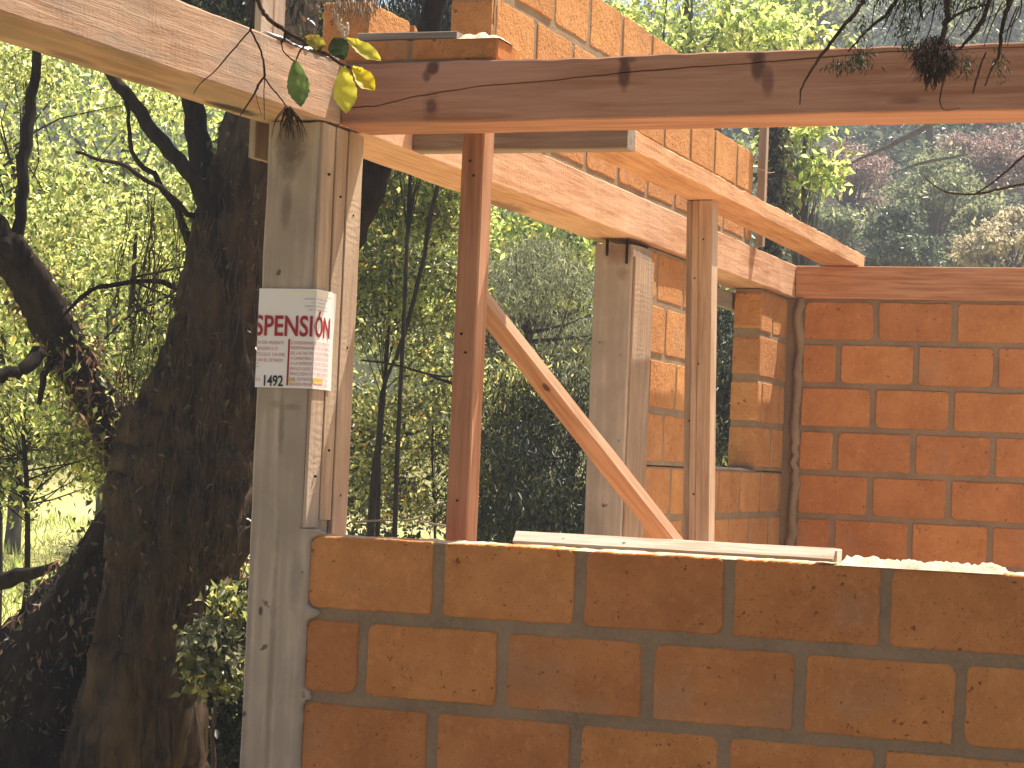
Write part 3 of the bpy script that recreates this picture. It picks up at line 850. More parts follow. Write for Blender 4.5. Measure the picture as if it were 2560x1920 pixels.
    for i, s in enumerate(lines):
        text(s, -.066, .086, .4945-i*.0136, .0086, PINK, 'right_column')
    rect(-.070, -.052, .3955, .404, YEL, 'yellow_mark', .0012); rect(-.004, .058, .3925, .408, YEL, 'yellow_mark', .0012)
    rect(-.088, .100, .624, .632, ink('pale_yellow_mark', (.80, .76, .60)), 'faint_band', .0012)
    text('Y C.', -.195, -.156, .432, .012, GREY, 'initials')
    text('FOLIO NO', -.235, -.153, .3955, .009, PINK, 'folio_word')
    adopt(root)
notice()

# ---------------------------------------------------------------- the big forked tree at the left
YT = 2.5
def pp(lst, Y=YT, dY=None):
    P, R = [], []
    for i, q in enumerate(lst):
        x, y, r = q[:3]; yy = Y + (q[3] if len(q) > 3 else 0)
        P.append(at(x, y, yy)); R.append(r/pxm(yy, x))
    return P, R
def T(lst, n, rough, seed, sub, Y=YT):
    P, R = pp(lst, Y); return (P, R, n, rough, seed, sub)
bt = empty('tree', tuple(at(330, 1900, YT))); bt.location.z = FLOOR
tag(bt, 'huge dark forked tree with creepers on its trunk, left of the concrete column', 'tree')
trunk_l = [(300, 2350, 260), (320, 2100, 210), (335, 1900, 165), (360, 1650, 138), (392, 1430, 124), (458, 1270, 168), (498, 1090, 152), (556, 870, 130), (596, 640, 106), (635, 400, 92), (680, 150, 80, .1), (730, -150, 70, .3), (800, -600, 55, .6)]
tubes('trunk', [T(trunk_l, 44, .42, 1, 8)], M['bark_base'], bt)
tubes('buttress', [T([(330, 1280, 60, .0), (262, 1440, 90), (190, 1600, 130), (110, 1790, 190), (40, 2050, 270), (-20, 2350, 330)], 40, .4, 5, 6, YT+.1)], M['bark'], bt)
limbs = [T([(420, 1290, 95), (345, 1150, 66), (262, 1020, 56), (190, 900, 52), (128, 800, 50, -.1), (70, 690, 46, -.2), (10, 610, 42, -.3), (-80, 500, 36, -.4), (-200, 350, 30, -.5), (-330, 100, 22, -.5)], 20, .35, 9, 6),
    T([(30, 640, 24, -.25), (48, 540, 17, -.25), (62, 400, 16, -.25), (78, 250, 14, -.2), (92, 130, 12, -.2), (100, 20, 11, -.2), (120, -150, 9, -.2)], 9, .25, 12, 4),
    T([(650, 1000, 10, -.18), (600, 880, 17, -.18), (580, 745, 19, -.18), (533, 585, 18, -.18), (482, 450, 18, -.18), (408, 357, 18, -.18), (330, 256, 16, -.18), (262, 172, 14, -.18), (180, 60, 12, -.18), (80, -80, 10, -.18)], 10, .2, 15, 4),
    T([(590, 760, 60), (548, 560, 46), (512, 430, 36), (494, 330, 29), (480, 230, 25), (462, 60, 20), (440, -200, 15)], 12, .3, 17, 4),
    T([(600, 900, 70, .1), (720, 760, 64, .2), (830, 640, 56, .3), (893, 520, 50, .3), (935, 410, 44, .3), (990, 310, 36, .3), (1060, 150, 30, .3), (1100, -50, 25, .3)], 14, .3, 21, 4),
    T([(540, 560, 12), (470, 530, 8, -.2), (400, 470, 7, -.4), (320, 420, 6, -.6), (250, 400, 5, -.8), (190, 380, 4, -.9)], 5, .2, 25, 3),
    T([(475, 610, 14, .0), (440, 520, 9, -.1), (380, 440, 8, -.2), (330, 380, 6, -.2), (322, 300, 5, -.2), (315, 250, 4, -.2)], 5, .2, 27, 3),
    T([(100, 880, 22, -.2), (60, 920, 18, -.3), (0, 940, 15, -.4), (-60, 960, 13, -.5)], 7, .3, 29, 3),
    T([(130, 890, 12, -.1), (110, 960, 9, -.1), (98, 1010, 7, -.1)], 5, .3, 31, 3),
    T([(440, 720, 9, 0), (380, 700, 6, -.2), (250, 720, 7, -.4), (200, 745, 6, -.5), (150, 800, 4, -.6)], 5, .2, 33, 3),
    T([(-60, 1470, 24, .3), (20, 1445, 22, .2), (85, 1425, 15, .2), (140, 1410, 8, .1)], 7, .3, 35, 3)]
tubes('limb', limbs, M['bark'], bt)
# vines: thin hanging stems along the trunk and creepers clinging to it
rs = np.random.RandomState(4)
vines = []
for i in range(230):
    x0 = rs.uniform(300, 660); y0 = rs.uniform(450, 1450); pts = []
    x = x0; y = y0
    for k in range(6):
        pts.append((x, y, rs.uniform(.7, 1.9), -.27-rs.uniform(0, .06))); x += rs.uniform(-18, 10); y += rs.uniform(25, 60)
    vines.append(T(pts, 3, 0, i, 2))
tubes('hanging_vine', vines, M['twig'], bt)
def scatter_on(lst, n, spread, rs, Y=YT, sub=1, front=True, jitter=.03):
    """points on the camera side and edges of a tube chain given in photo pixels"""
    P, R = pp(lst, Y); out = []
    seg = [(P[i+1]-P[i]).length for i in range(len(P)-1)]; tot = sum(seg)
    for _ in range(n):
        t = rs.uniform(0, tot); i = 0
        while t > seg[i]: t -= seg[i]; i += 1
        f_ = t/seg[i]; p = P[i].lerp(P[i+1], f_); r = R[i]*(1-f_)+R[i+1]*f_
        d = (P[i+1]-P[i]).normalized(); a = d.cross(Vector((0, 1, 0))).normalized(); b_ = d.cross(a)
        th = rs.uniform(0, 2*math.pi)
        out.append(p + (a*math.cos(th)+b_*math.sin(th))*r*rs.uniform(1.0, spread) + Vector(rs.normal(size=3)*jitter))
    return np.array([tuple(q) for q in out])
ivy = np.concatenate([scatter_on(trunk_l[4:12], 2300, 1.10, rs), scatter_on([(330, 1280, 60), (262, 1440, 90), (190, 1600, 130), (110, 1790, 190)], 1500, 1.1, rs, YT+.1)])
o = link('creeper', leaf_mesh('creeper', ivy, .034, rs, .9, .5), M['leaf_ivy'], bt)
dead = np.concatenate([scatter_on(trunk_l[3:9], 260, 1.10, rs), scatter_on([(262, 1440, 90), (190, 1600, 130), (110, 1790, 190)], 1300, 1.12, rs, YT+.1), scatter_on([(345, 1150, 66), (262, 1020, 56), (190, 900, 52), (128, 800, 50), (70, 690, 46)], 900, 1.25, rs)])
link('dead_creeper', leaf_mesh('dead_creeper', dead, .05, rs, .8, .25), M['leaf_dead'], bt)
lv2 = scatter_on([(345, 1150, 60), (262, 1020, 54), (190, 900, 50), (128, 800, 48), (70, 690, 46), (10, 610, 42)], 1500, 1.35, rs)
link('creeper', leaf_mesh('creeper', lv2, .04, rs, .5, .5), M['leaf_olive'], bt)
adopt(bt)

# ---------------------------------------------------------------- leafy plants
def clumps(c, rad, n, per, cr, rs, shell=.45, flat=.55, gap=.0):
    """leaf positions in n clumps spread through an ellipsoid"""
    out = []; cc = []
    k = 0; boughs = []
    for i in range(max(6, n//12)):
        q = rs.normal(size=3); q /= np.linalg.norm(q); boughs.append(q*(shell+(1-shell)*rs.uniform()**.6))
    while k < n:
        q = boughs[rs.randint(len(boughs))] + rs.normal(size=3)*np.array([.14, .14, .075])
        p = np.array(c)+q*np.array(rad)
        if gap and mnoise.noise(Vector(p*1.4/max(rad))) < gap-.5: k += 1; continue
        cc.append(p); m = int(per*rs.uniform(.5, 1.4))
        g = rs.normal(size=(m, 3))*cr*rs.uniform(.6, 1.3); g[:, 2] *= flat
        out.append(p+g); k += 1
    return np.concatenate(out), cc
def plant(name, label, cat, base, crown, rad, n, per, cr, size, leafmat, seed, trunk_r=.05, group=None, droop=.3, slim=.5, bark='bark', parts=('trunk', 'crown'), twig=40, extra=None, flat=.55, shell=.45, lean=(0, 0)):
    rs = np.random.RandomState(seed)
    root = empty(name, tuple(base)); tag(root, label, cat, group)
    C, cc = clumps(crown, rad, n, per, cr, rs, shell, flat)
    link(parts[1], leaf_mesh(parts[1], C, size, rs, droop, slim), M[leafmat], root)
    b0 = Vector(base); c0 = Vector(crown)
    top = c0 + Vector((0, 0, rad[2]*.55))
    mid = b0.lerp(c0, .55) + Vector((rs.uniform(-.1, .1)*rad[0], rs.uniform(-.1, .1)*rad[1], 0))
    lst = [([b0-Vector((0, 0, .1)), b0.lerp(mid, .5), mid, c0, top], [trunk_r*1.25, trunk_r, trunk_r*.85, trunk_r*.6, trunk_r*.2], 8, .2, seed, 3)]
    for q in cc[:twig]:
        q = Vector(q); t = rs.uniform(.25, .95); s = mid.lerp(top, t*.8) if q.z > mid.z else b0.lerp(mid, .4+.5*t)
        m = s.lerp(q, .5)+Vector(rs.normal(size=3)*.07*rad[0])
        lst.append(([s, m, q], [trunk_r*.30, trunk_r*.17, trunk_r*.07], 4, 0, 0, 2))
    tubes(parts[0], lst, M[bark], root)
    if extra:
        C2, _ = clumps(crown, rad, extra[0], extra[1], cr, rs, shell)
        link(parts[1], leaf_mesh(parts[1], C2, size*extra[3], rs, droop, slim), M[extra[2]], root)
    adopt(root); return root
def g(p): return (p[0], p[1], hill_height(p[0], p[1]))
def tree_px(name, label, cat, cx, cy, Y, rx, rz, **k):
    """plant whose crown is centred on photo pixel (cx, cy) at depth Y with radii given in photo pixels"""
    s = pxm(Y, cx); c = at(cx, cy, Y); r = (rx/s, k.pop('ry', rx)/s, rz/s)
    b_ = g((c.x+k.pop('bx', 0), c.y)); return plant(name, label, cat, b_, tuple(c), r, **k)
# left side, behind and around the fork
tree_px('young_tree', 'lime green backlit young tree seen between the two limbs of the fork', 'tree', 330, 760, 6.5, 420, 420, n=420, per=52, cr=.14, size=.048, leafmat='leaf_bright', seed=101, trunk_r=.03, extra=(40, 20, 'leaf_lime', 1.1), group=None)
tree_px('young_tree', 'bright leafy tree behind the outer beam at the far left edge', 'tree', 60, 330, 8.0, 420, 330, n=300, per=50, cr=.15, size=.050, leafmat='leaf_bright', seed=102, trunk_r=.035)
tree_px('shrub', 'yellow green shrub below the fork at the left edge', 'shrub', 60, 1090, 5.5, 330, 200, n=190, per=34, cr=.11, size=.045, leafmat='leaf_olive', seed=103, trunk_r=.02, extra=(40, 20, 'leaf_lime', 1.0))
tree_px('shrub', 'ferny blue green shrub low down at the left beside the buttress', 'shrub', 190, 1440, 4.6, 120, 110, n=60, per=60, cr=.06, size=.022, leafmat='leaf_grey', seed=104, trunk_r=.012, slim=.2)
tree_px('tree', 'hazy pale green tree farther back in the gap of the fork', 'tree', 300, 560, 17, 520, 520, n=480, per=34, cr=.42, size=.10, leafmat='leaf_lime', seed=105, trunk_r=.10, bark='bark_far')
tree_px('tree', 'olive green tree far back behind the left shrub', 'tree', 60, 820, 22, 420, 300, n=340, per=30, cr=.45, size=.12, leafmat='leaf_olive', seed=106, trunk_r=.10, bark='bark_far')
tree_px('shrub', 'leafy creeper bush between the trunk and the concrete column', 'shrub', 548, 1560, 1.9, 62, 190, n=60, per=24, cr=.04, size=.040, leafmat='leaf_gloss', seed=107, trunk_r=.010, bark='twig', extra=(40, 20, 'leaf_olive', 1.0))
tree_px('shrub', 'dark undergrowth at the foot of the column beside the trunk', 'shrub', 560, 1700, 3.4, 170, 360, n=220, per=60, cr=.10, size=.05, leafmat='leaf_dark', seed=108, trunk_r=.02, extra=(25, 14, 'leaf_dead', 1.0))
tree_px('young_tree', 'small leafy tree above the outer beam beside the upright boards', 'tree', 650, 30, 4.5, 190, 120, n=120, per=34, cr=.08, size=.05, leafmat='leaf_dark', seed=109, trunk_r=.02, extra=(30, 26, 'leaf_bright', 1.0))
tree_px('young_tree', 'yellow green leafy tree behind the single brick over the corner', 'tree', 760, 30, 6.2, 110, 150, n=70, per=30, cr=.10, size=.05, leafmat='leaf_bright', seed=110, trunk_r=.02, droop=.8)
tree_px('weeping_tree', 'dark weeping tree between the single brick and the gable wall', 'tree', 1050, 20, 6.5, 130, 190, n=110, per=60, cr=.11, size=.075, leafmat='leaf_dark', seed=111, trunk_r=.015, droop=1.6, slim=.16, extra=(26, 16, 'leaf_olive', 1.0))
# seen through the window opening
tree_px('young_tree', 'yellow and green leafy tree just right of the corner column', 'tree', 985, 640, 7.5, 190, 330, n=300, per=44, cr=.12, size=.044, leafmat='leaf_olive', seed=120, trunk_r=.016, extra=(190, 28, 'leaf_lime', 1.2))
tree_px('cypress', 'grey green weeping cypress behind the diagonal brace', 'tree', 1320, 800, 10.5, 250, 200, n=330, per=80, cr=.13, size=.050, leafmat='leaf_grey', seed=121, trunk_r=.06, droop=1.0, slim=.17, bark='bark_far')
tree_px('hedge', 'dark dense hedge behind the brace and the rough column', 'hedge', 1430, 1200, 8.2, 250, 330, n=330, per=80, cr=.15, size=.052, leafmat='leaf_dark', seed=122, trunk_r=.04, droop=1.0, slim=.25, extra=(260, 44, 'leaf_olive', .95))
tree_px('shrub', 'olive shrub with yellow leaves low in the opening beside the reddish stud', 'shrub', 1080, 1120, 8.4, 260, 290, n=240, per=44, cr=.12, size=.052, leafmat='leaf_olive', seed=123, trunk_r=.012, extra=(70, 24, 'leaf_dark', 1.2))
tree_px('tree', 'fresh green tree beyond the cypress seen under the side beam', 'tree', 1380, 640, 16, 330, 130, n=170, per=24, cr=.24, size=.10, leafmat='leaf_lime', seed=124, trunk_r=.08, extra=(30, 20, 'leaf_bright', 1.0), bark='bark_far')
tree_px('tree', 'pale grey green tree far back under the side beam', 'tree', 1230, 760, 19, 330, 260, n=240, per=26, cr=.30, size=.11, leafmat='leaf_far2', seed=125, trunk_r=.08, bark='bark_far')
tree_px('dark_tree', 'dark spindly tree behind the brick pier and the window', 'tree', 1800, 1000, 9.5, 170, 260, n=150, per=50, cr=.14, size=.060, leafmat='leaf_dark', seed=126, trunk_r=.04, droop=.8, slim=.3, extra=(30, 30, 'leaf_grey', 1.0))
# right side
tree_px('tree', 'bright yellow green tree above the high gable wall', 'tree', 1720, 40, 17, 330, 170, n=230, per=26, cr=.24, size=.115, leafmat='leaf_lime', seed=130, trunk_r=.09, extra=(60, 18, 'leaf_bright', 1.0), bark='bark_far')
tree_px('tree', 'lime leaved tree just right of the thin post', 'tree', 2010, 400, 14, 75, 100, n=50, per=20, cr=.13, size=.095, leafmat='leaf_lime', seed=131, trunk_r=.03, bark='bark_far', extra=(12, 10, 'leaf_olive', 1.0))
iv = empty('ivy_trunk', (0, 0, 0)); tag(iv, 'tree trunk thickly wrapped in dark ivy right behind the thin post', 'tree')
P_, R_ = pp([(1900, 1300, 22), (1925, 700, 20), (1940, 480, 20), (1938, 320, 18), (1925, 200, 15)], 11)
iv.location = (P_[0].x, P_[0].y, hill_height(P_[0].x, P_[0].y))
P_[0].z = iv.location.z-.1
tubes('trunk', [(P_, R_, 9, .2, 3, 3)], M['bark'], iv)
rs = np.random.RandomState(55)
link('ivy', leaf_mesh('ivy', scatter_on([(1925, 720, 24), (1940, 480, 24), (1938, 320, 22), (1925, 200, 20)], 1500, 1.5, rs, 11, jitter=.03), .055, rs, .6, .7), M['leaf_ivy'], iv)
adopt(iv)

# hillside trees
far = [
 # px, py, Y, rx, rz, material, label
 (2260, 150, 62, 330, 260, 'leaf_far', 'dark green tree high on the hazy slope at the upper right'),
 (1960, 60, 55, 180, 210, 'leaf_far2', 'pale green hillside tree between the bright tree and the hanging twigs'),
 (2520, 110, 58, 200, 220, 'leaf_far2', 'pale hillside tree in the top right corner'),
 (2120, 520, 40, 150, 150, 'leaf_pink', 'pinkish bare tree beyond the end of the gable wall'),
 (2330, 560, 38, 170, 170, 'leaf_far2', 'grey green bushy tree above the middle of the back beam'),
 (2490, 410, 44, 140, 110, 'leaf_pink', 'pinkish bare tree at the right edge below the front beam'),
 (2520, 620, 33, 110, 100, 'leaf_cream', 'cream coloured dry tree above the right end of the back beam'),
 (2240, 640, 31, 110, 130, 'leaf_far', 'dark green bush close behind the end of the long plank'),
 (2200, 400, 52, 190, 140, 'leaf_far', 'dark tree under the front beam on the hill'),
 (2400, 330, 55, 190, 120, 'leaf_far2', 'light green tree just under the front beam at the right'),
 (2030, 600, 36, 110, 110, 'leaf_far2', 'pale bush on the slope right of the ivy trunk'),
 (1780, 260, 60, 250, 260, 'leaf_far', 'dark hillside tree behind the high gable wall'),
 (1450, 500, 48, 260, 230, 'leaf_far', 'dark hillside tree beyond the side beam'),
 (1180, 560, 52, 230, 230, 'leaf_far', 'dark blue hillside tree seen right of the reddish stud'),
 (950, 420, 58, 260, 300, 'leaf_far2', 'pale hillside tree behind the corner column'),
 (640, 120, 60, 260, 300, 'leaf_far', 'dark hillside tree above the outer beam'),
 (350, 420, 55, 300, 300, 'leaf_far2', 'pale hillside tree showing through the fork of the big tree'),
 (80, 250, 58, 260, 300, 'leaf_far', 'dark hillside tree behind the far left limb'),
 (150, 800, 48, 260, 260, 'leaf_cream', 'pale dry tree beyond the meadow at the left'),
 (1700, 560, 45, 240, 230, 'leaf_far2', 'pale hillside tree hidden behind the pale stud'),
 (1950, 330, 66, 170, 170, 'leaf_far', 'dark tree behind the lime leaved tree'),
 (2120, 250, 72, 200, 200, 'leaf_far', 'shaded tree on the slope behind the front beam'),
 (2450, 200, 75, 230, 200, 'leaf_far2', 'high hillside tree behind the hanging clump'),
 (2420, 520, 47, 130, 130, 'leaf_far', 'dark tree between the pinkish and the grey green trees'),
 (1330, 200, 66, 280, 280, 'leaf_far', 'hillside tree behind the gable bricks'),
 (2130, 20, 78, 240, 220, 'leaf_far2', 'topmost pale tree on the slope left of the hanging clump'),
 (2380, 20, 82, 240, 220, 'leaf_far', 'topmost dark tree on the slope at the right'),
 (1900, 480, 50, 150, 190, 'leaf_far', 'shadowy tree behind the thin post'),
]
for i, (x, y, Y, rx, rz, mt, lab) in enumerate(far):
    s = pxm(Y, x); r_ = rx/s
    tree_px('hillside_tree', lab, 'tree', x, y, Y, rx, rz, n=230, per=44, cr=r_*.12, size=.0031*Y*(.7 if mt in ('leaf_pink',) else 1), leafmat=mt, seed=200+i, trunk_r=.16, bark='bark_far', group='trees on the hillside', twig=36, shell=.3, droop=.4)
for i in range(22):
    side_r = i % 3 != 0
    X_ = rnd.uniform(2, 52) if side_r else rnd.uniform(-78, -42); Y_ = rnd.uniform(38, 78)
    r_ = rnd.uniform(2.2, 4.2); zz = hill_height(X_, Y_)
    nm = ('beyond the right end of the back wall', 'beyond the meadow on the far left')[0 if side_r else 1]
    plant('hillside_tree', 'rounded tree on the wooded slope ' + nm, 'tree', (X_, Y_, zz), (X_, Y_, zz+r_*1.1), (r_, r_, r_*.95), n=90, per=44, cr=r_*.13, size=.19, leafmat=('leaf_far', 'leaf_far2', 'leaf_far')[i % 3], seed=500+i, trunk_r=.16, bark='bark_far', group='wooded slope trees ' + nm, twig=14, shell=.3, droop=.4)
# far wood as one mass under the single trees
rs = np.random.RandomState(9)
def far_wood():
    N = 4800; xs = rs.uniform(-80, 56, N); ys = rs.uniform(41, 112, N)
    C = []
    for x, y in zip(xs, ys):
        h = hill_height(x, y); m = 62; q = rs.normal(size=(m, 3))*np.array([.7, .7, .9]); q[:, 2] = np.abs(q[:, 2]); C.append(np.array([x, y, h])+q)
    o = link('far_wood', leaf_mesh('far_wood', np.concatenate(C), .21, rs, .3, .6), M['leaf_far'])
    tag(o, 'wooded hillside fading into haze', 'wood', kind='stuff')
far_wood()
def meadow_grass():
    N = 26000; x = rs.uniform(-26, 0, N); y = rs.uniform(3, 34, N)
    C = np.stack([x, y, np.array([hill_height(a, b_) for a, b_ in zip(x, y)])], 1)
    me = leaf_mesh('grass', C, .22, rs, -1.4, .07, .0)
    o = link('grass', me, M['leaf_lime']); tag(o, 'sunlit meadow grass', 'grass', kind='stuff')
meadow_grass()
def leaf_litter():
    N = 5000; x = rs.uniform(-4.5, -.3, N); y = rs.uniform(-1, 6, N)
    C = np.stack([x, y, np.array([hill_height(a, b_)+.01 for a, b_ in zip(x, y)])], 1)
    o = link('leaf_litter', leaf_mesh('leaf_litter', C, .06, rs, 0, .6, 2.0), M['leaf_dead']); tag(o, 'dry fallen leaves on the ground by the big tree', 'leaves', kind='stuff')
leaf_litter()

# wire fence strands / bare branches low in the opening
br = tubes('bare_branch', [T([(880, 1305, 2.5), (960, 1300, 2.5), (1040, 1298, 3), (1075, 1270, 2.4), (1110, 1255, 3)], 4, .1, 1, 3, 7.2), T([(1050, 1300, 2), (1085, 1310, 3), (1120, 1316, 3)], 4, .1, 1, 3, 7.2)], M['board_grey'])
tag(br, 'pale bare branch in the dark shrub beside the reddish stud', 'branch')
br = tubes('bare_branch', [T([(900, 900, 2.5), (980, 910, 3), (1080, 938, 3), (1130, 940, 3)], 4, .1, 1, 3, 7.0), T([(1075, 940, 3), (1130, 958, 5)], 4, .1, 1, 3, 7.0), T([(985, 900, 4), (955, 980, 6), (950, 1080, 8), (935, 1200, 10), (925, 1380, 12)], 5, .1, 1, 3, 7.3), T([(1105, 430, 6), (1080, 520, 6), (1060, 640, 6), (1020, 800, 6), (990, 900, 6)], 5, .1, 2, 3, 7.0)], M['bark'])
tag(br, 'dark bare branches crossing the opening beside the corner column', 'branch')

plant('spreading_tree', 'tall spreading tree above the viewpoint whose branches hang into the view', 'tree', (4.6, -7.4, FLOOR-.05), (2.2, -6.0, 5.2), (6.0, 3.6, 1.9), n=520, per=46, cr=.42, size=.20, leafmat='leaf_dark', seed=400, trunk_r=.22, twig=60, shell=.1)
# ---------------------------------------------------------------- near twigs hanging into the picture
YN = -1.5
def N_(lst, n=5, rough=.15, seed=0, sub=4, Y=YN): return T(lst, n, rough, seed, sub, Y)
tw = empty('hanging_twig', tuple(at(640, -60, YN))); tag(tw, 'thin forked twig hanging in front of the outer beam at the top left', 'twig')
tubes('stem', [N_([(640, -200, 5.0), (636, -60, 4.3), (632, 30, 3.6), (626, 75, 3.6)]), N_([(626, 75, 2.2), (600, 105, 2.2), (565, 145, 2.2), (540, 175, 1.8), (500, 210, 1.4), (484, 235, 1.2)]),
    N_([(626, 75, 2.9), (645, 110, 2.9), (658, 150, 2.9), (662, 190, 3.6)]), N_([(662, 190, 2.9), (645, 215, 3.6), (636, 235, 2.9), (610, 275, 2.2), (600, 290, 1.1)]), N_([(662, 195, 1.4), (660, 240, 1.4), (661, 300, 0.9)]),
    N_([(662, 195, 2.2), (680, 220, 2.2), (705, 250, 2.2), (718, 270, 1.4)]), N_([(640, 235, 1.1), (645, 260, 0.9), (655, 290, 0.7)])], M['twig'], tw)
rs = np.random.RandomState(21)
cl = []
for k in range(44):
    a = rs.uniform(-.75, .75); L_ = rs.uniform(35, 85)
    x0, y0 = 722+rs.uniform(-12, 12), 275+rs.uniform(-10, 15)
    cl.append(N_([(x0, y0, 1.8), (x0+math.sin(a)*L_*.5, y0+L_*.35, 1.5), (x0+math.sin(a)*L_*.7+rs.uniform(-8, 8), y0+L_*.9, .6)], 4, 0, k, 3))
tubes('dry_tuft', cl, M['twig'], tw)
adopt(tw)
t2 = empty('leafy_twig', tuple(at(645, -60, YN+.1))); tag(t2, 'twig with large green and yellow leaves at the top, in front of the corner', 'twig')
tubes('stem', [N_([(600, -180, 6), (645, 0, 6), (665, 40, 6), (690, 62, 6), (712, 75, 6), (730, 88, 6), (790, 120, 5), (850, 158, 4), (875, 168, 3)], 6),
    N_([(714, 78, 5), (712, 95, 4), (703, 105, 4)], 5), N_([(703, 105, 2.5), (710, 130, 2), (733, 152, 2), (738, 155, 1.6)], 4), N_([(740, 150, 2.5), (752, 125, 3), (765, 110, 4)], 4), N_([(850, 160, 2.5), (880, 170, 3), (905, 172, 3)], 4)], M['twig'], t2)
def big_leaf(px, py, qx, qy, wpx, mat, seed, Y=YN, bend=.1, face=0.0):
    """leaf from its stalk end (px,py) to its tip (qx,qy), width in photo pixels, wavy toothed edge, real bend"""
    A = at(px, py, Y); B = at(qx, qy, Y-.012); d = (B-A); L = d.length; d.normalize()
    vw = (Vector(CAM)-A).normalized(); s = d.cross(vw).normalized()
    s = (s*math.cos(face)+vw*math.sin(face)).normalized(); nrm = s.cross(d)
    W = wpx/pxm(Y)*.5; V, F = [], []; n = 16; m = 3
    for i in range(n+1):
        t = i/n; w = W*(math.sin(math.pi*min(1, t**.95*.97+.03)))**.75 * (.55+.75*t if t < .7 else 1.075)
        if t > .97: w *= .3
        for j in range(-m, m+1):
            e = j/m; tooth = (1+.07*math.sin(i*2.9+seed)+.05*mnoise.noise(Vector((i*.9, j, seed)))) if abs(j) == m else 1
            p = A + d*L*t + s*w*e*tooth + nrm*(W*.35*abs(e)**1.5 + bend*L*t*t*.5 + .0015*math.sin(i*1.3+j))
            V.append(p)
    k = 2*m+1
    for i in range(n):
        for j in range(k-1): F.append((i*k+j, i*k+j+1, (i+1)*k+j+1, (i+1)*k+j))
    o = link('leaf', mesh('leaf', V, F), mat, t2, smooth=True)
    return o
def big_leaf_mat(name, c1, c2, tr=.55):
    b = NB(name); v = b.coord(); n = b.noise(v, 45, 3, .6)
    c = b.mix(b.ramp(n, [(.4, 0), (.6, 1)]), c1, c2)
    pr = b.n('BsdfPrincipled'); b.t.links.new(c, pr.inputs['Base Color']); pr.inputs['Roughness'].default_value = .5
    t_ = b.n('BsdfTranslucent'); b.t.links.new(c, t_.inputs[0]); mx = b.n('MixShader'); mx.inputs[0].default_value = tr
    b.t.links.new(pr.outputs[0], mx.inputs[1]); b.t.links.new(t_.outputs[0], mx.inputs[2]); b.t.links.new(mx.outputs[0], b.out.inputs[0]); return b.m
LG = big_leaf_mat('green_leaf', (.12, .18, .045), (.17, .24, .06), .45); LY = big_leaf_mat('yellow_leaf', (.60, .46, .02), (.70, .56, .03), .6)
LYG = big_leaf_mat('yellow_green_leaf', (.48, .44, .04), (.60, .54, .07), .6); LD = big_leaf_mat('dark_green_leaf', (.03, .05, .015), (.05, .075, .02), .35)
LM = big_leaf_mat('mottled_leaf', (.16, .11, .02), (.50, .45, .05), .5)
for (a, m_, lb, fc) in (((738, 152, 753, 272, 62), LG, 'plain green leaf', 0), ((858, 168, 864, 288, 66), LYG, 'half yellow half brown leaf', .15), ((882, 170, 938, 232, 52), LY, 'bright yellow leaf', .4), ((868, 98, 955, 158, 44), LYG, 'pale yellow curled leaf', .5), ((762, 95, 820, 120, 42), LM, 'mottled yellow leaf', .3), ((862, 150, 835, 95, 60), LD, 'dark leaf', 0)):
    o = big_leaf(*a, m_, seed=a[0]*.01, face=fc); o['label'] = lb
tubes('lichen', [N_([(843, 38, 8), (852, 62, 6), (858, 85, 5), (864, 100, 2)], 5, .4, 3), N_([(868, 58, 3), (871, 75, 4), (866, 90, 2)], 5, .4, 5)], M['board_pale'], t2)
adopt(t2)
# grey-green lichen hanging beside it
rs = np.random.RandomState(31); ll = []
for k in range(240):
    x0 = rs.uniform(790, 945); y0 = rs.uniform(-60, 25); L_ = rs.uniform(25, 85)*(1-abs(x0-880)/140)
    ll.append(N_([(x0, y0, 1.6), (x0+rs.uniform(-6, 6), y0+L_*.5, 1.3), (x0+rs.uniform(-9, 9), y0+L_, .6)], 3, 0, k, 1, YN+rs.uniform(-.05, .1)))
li = tubes('hanging_moss', ll, M['stud_grey'])
tag(li, 'grey hanging moss beside the large leaves at the top', 'moss')
# right: drooping branches with a dark clump
hb = empty('hanging_branch', tuple(at(2400, -80, YN))); tag(hb, 'drooping dark branches with a shaggy clump at the upper right', 'branch')
RB = [N_([(2190, -60, 7), (2150, 15, 6), (2105, 70, 5), (2075, 110, 5), (2045, 150, 4), (2020, 190, 3), (2003, 225, 2.5), (2000, 262, 1.5)]),
    N_([(2280, -60, 6), (2225, 25, 5), (2180, 65, 4), (2150, 95, 3), (2120, 130, 2)]), N_([(2310, -60, 5), (2300, 10, 3), (2308, 50, 2)]),
    N_([(2500, -80, 7), (2468, 20, 6), (2440, 75, 6), (2410, 110, 4), (2395, 125, 3)]), N_([(2560, -60, 7), (2525, 5, 6), (2512, 40, 6), (2502, 90, 5), (2498, 135, 4), (2480, 170, 3), (2462, 215, 2)]),
    N_([(2465, 130, 2), (2450, 170, 3), (2438, 210, 3), (2432, 235, 1.5)]), N_([(2372, -60, 9), (2370, 20, 8), (2362, 70, 7), (2352, 110, 6)], 7, .3),
    N_([(2470, 10, 4), (2430, 20, 4), (2390, 38, 4), (2365, 60, 4)]), N_([(2365, 180, 3), (2352, 235, 2), (2350, 255, 2), (2362, 275, 1.5), (2400, 270, 1)]), N_([(2440, 40, 3), (2420, 70, 2), (2400, 90, 2)])]
for k in range(26):
    x0 = rs.uniform(2180, 2560); y0 = rs.uniform(-60, 20); RB.append(N_([(x0, y0, 2.4), (x0-rs.uniform(0, 30), y0+rs.uniform(30, 60), 1.8), (x0-rs.uniform(10, 60), y0+rs.uniform(60, 120), .9)], 3, 0, k, 2))
tubes('stem', RB, M['twig'], hb)
cx_, cy_ = 2335, 135; cl = []
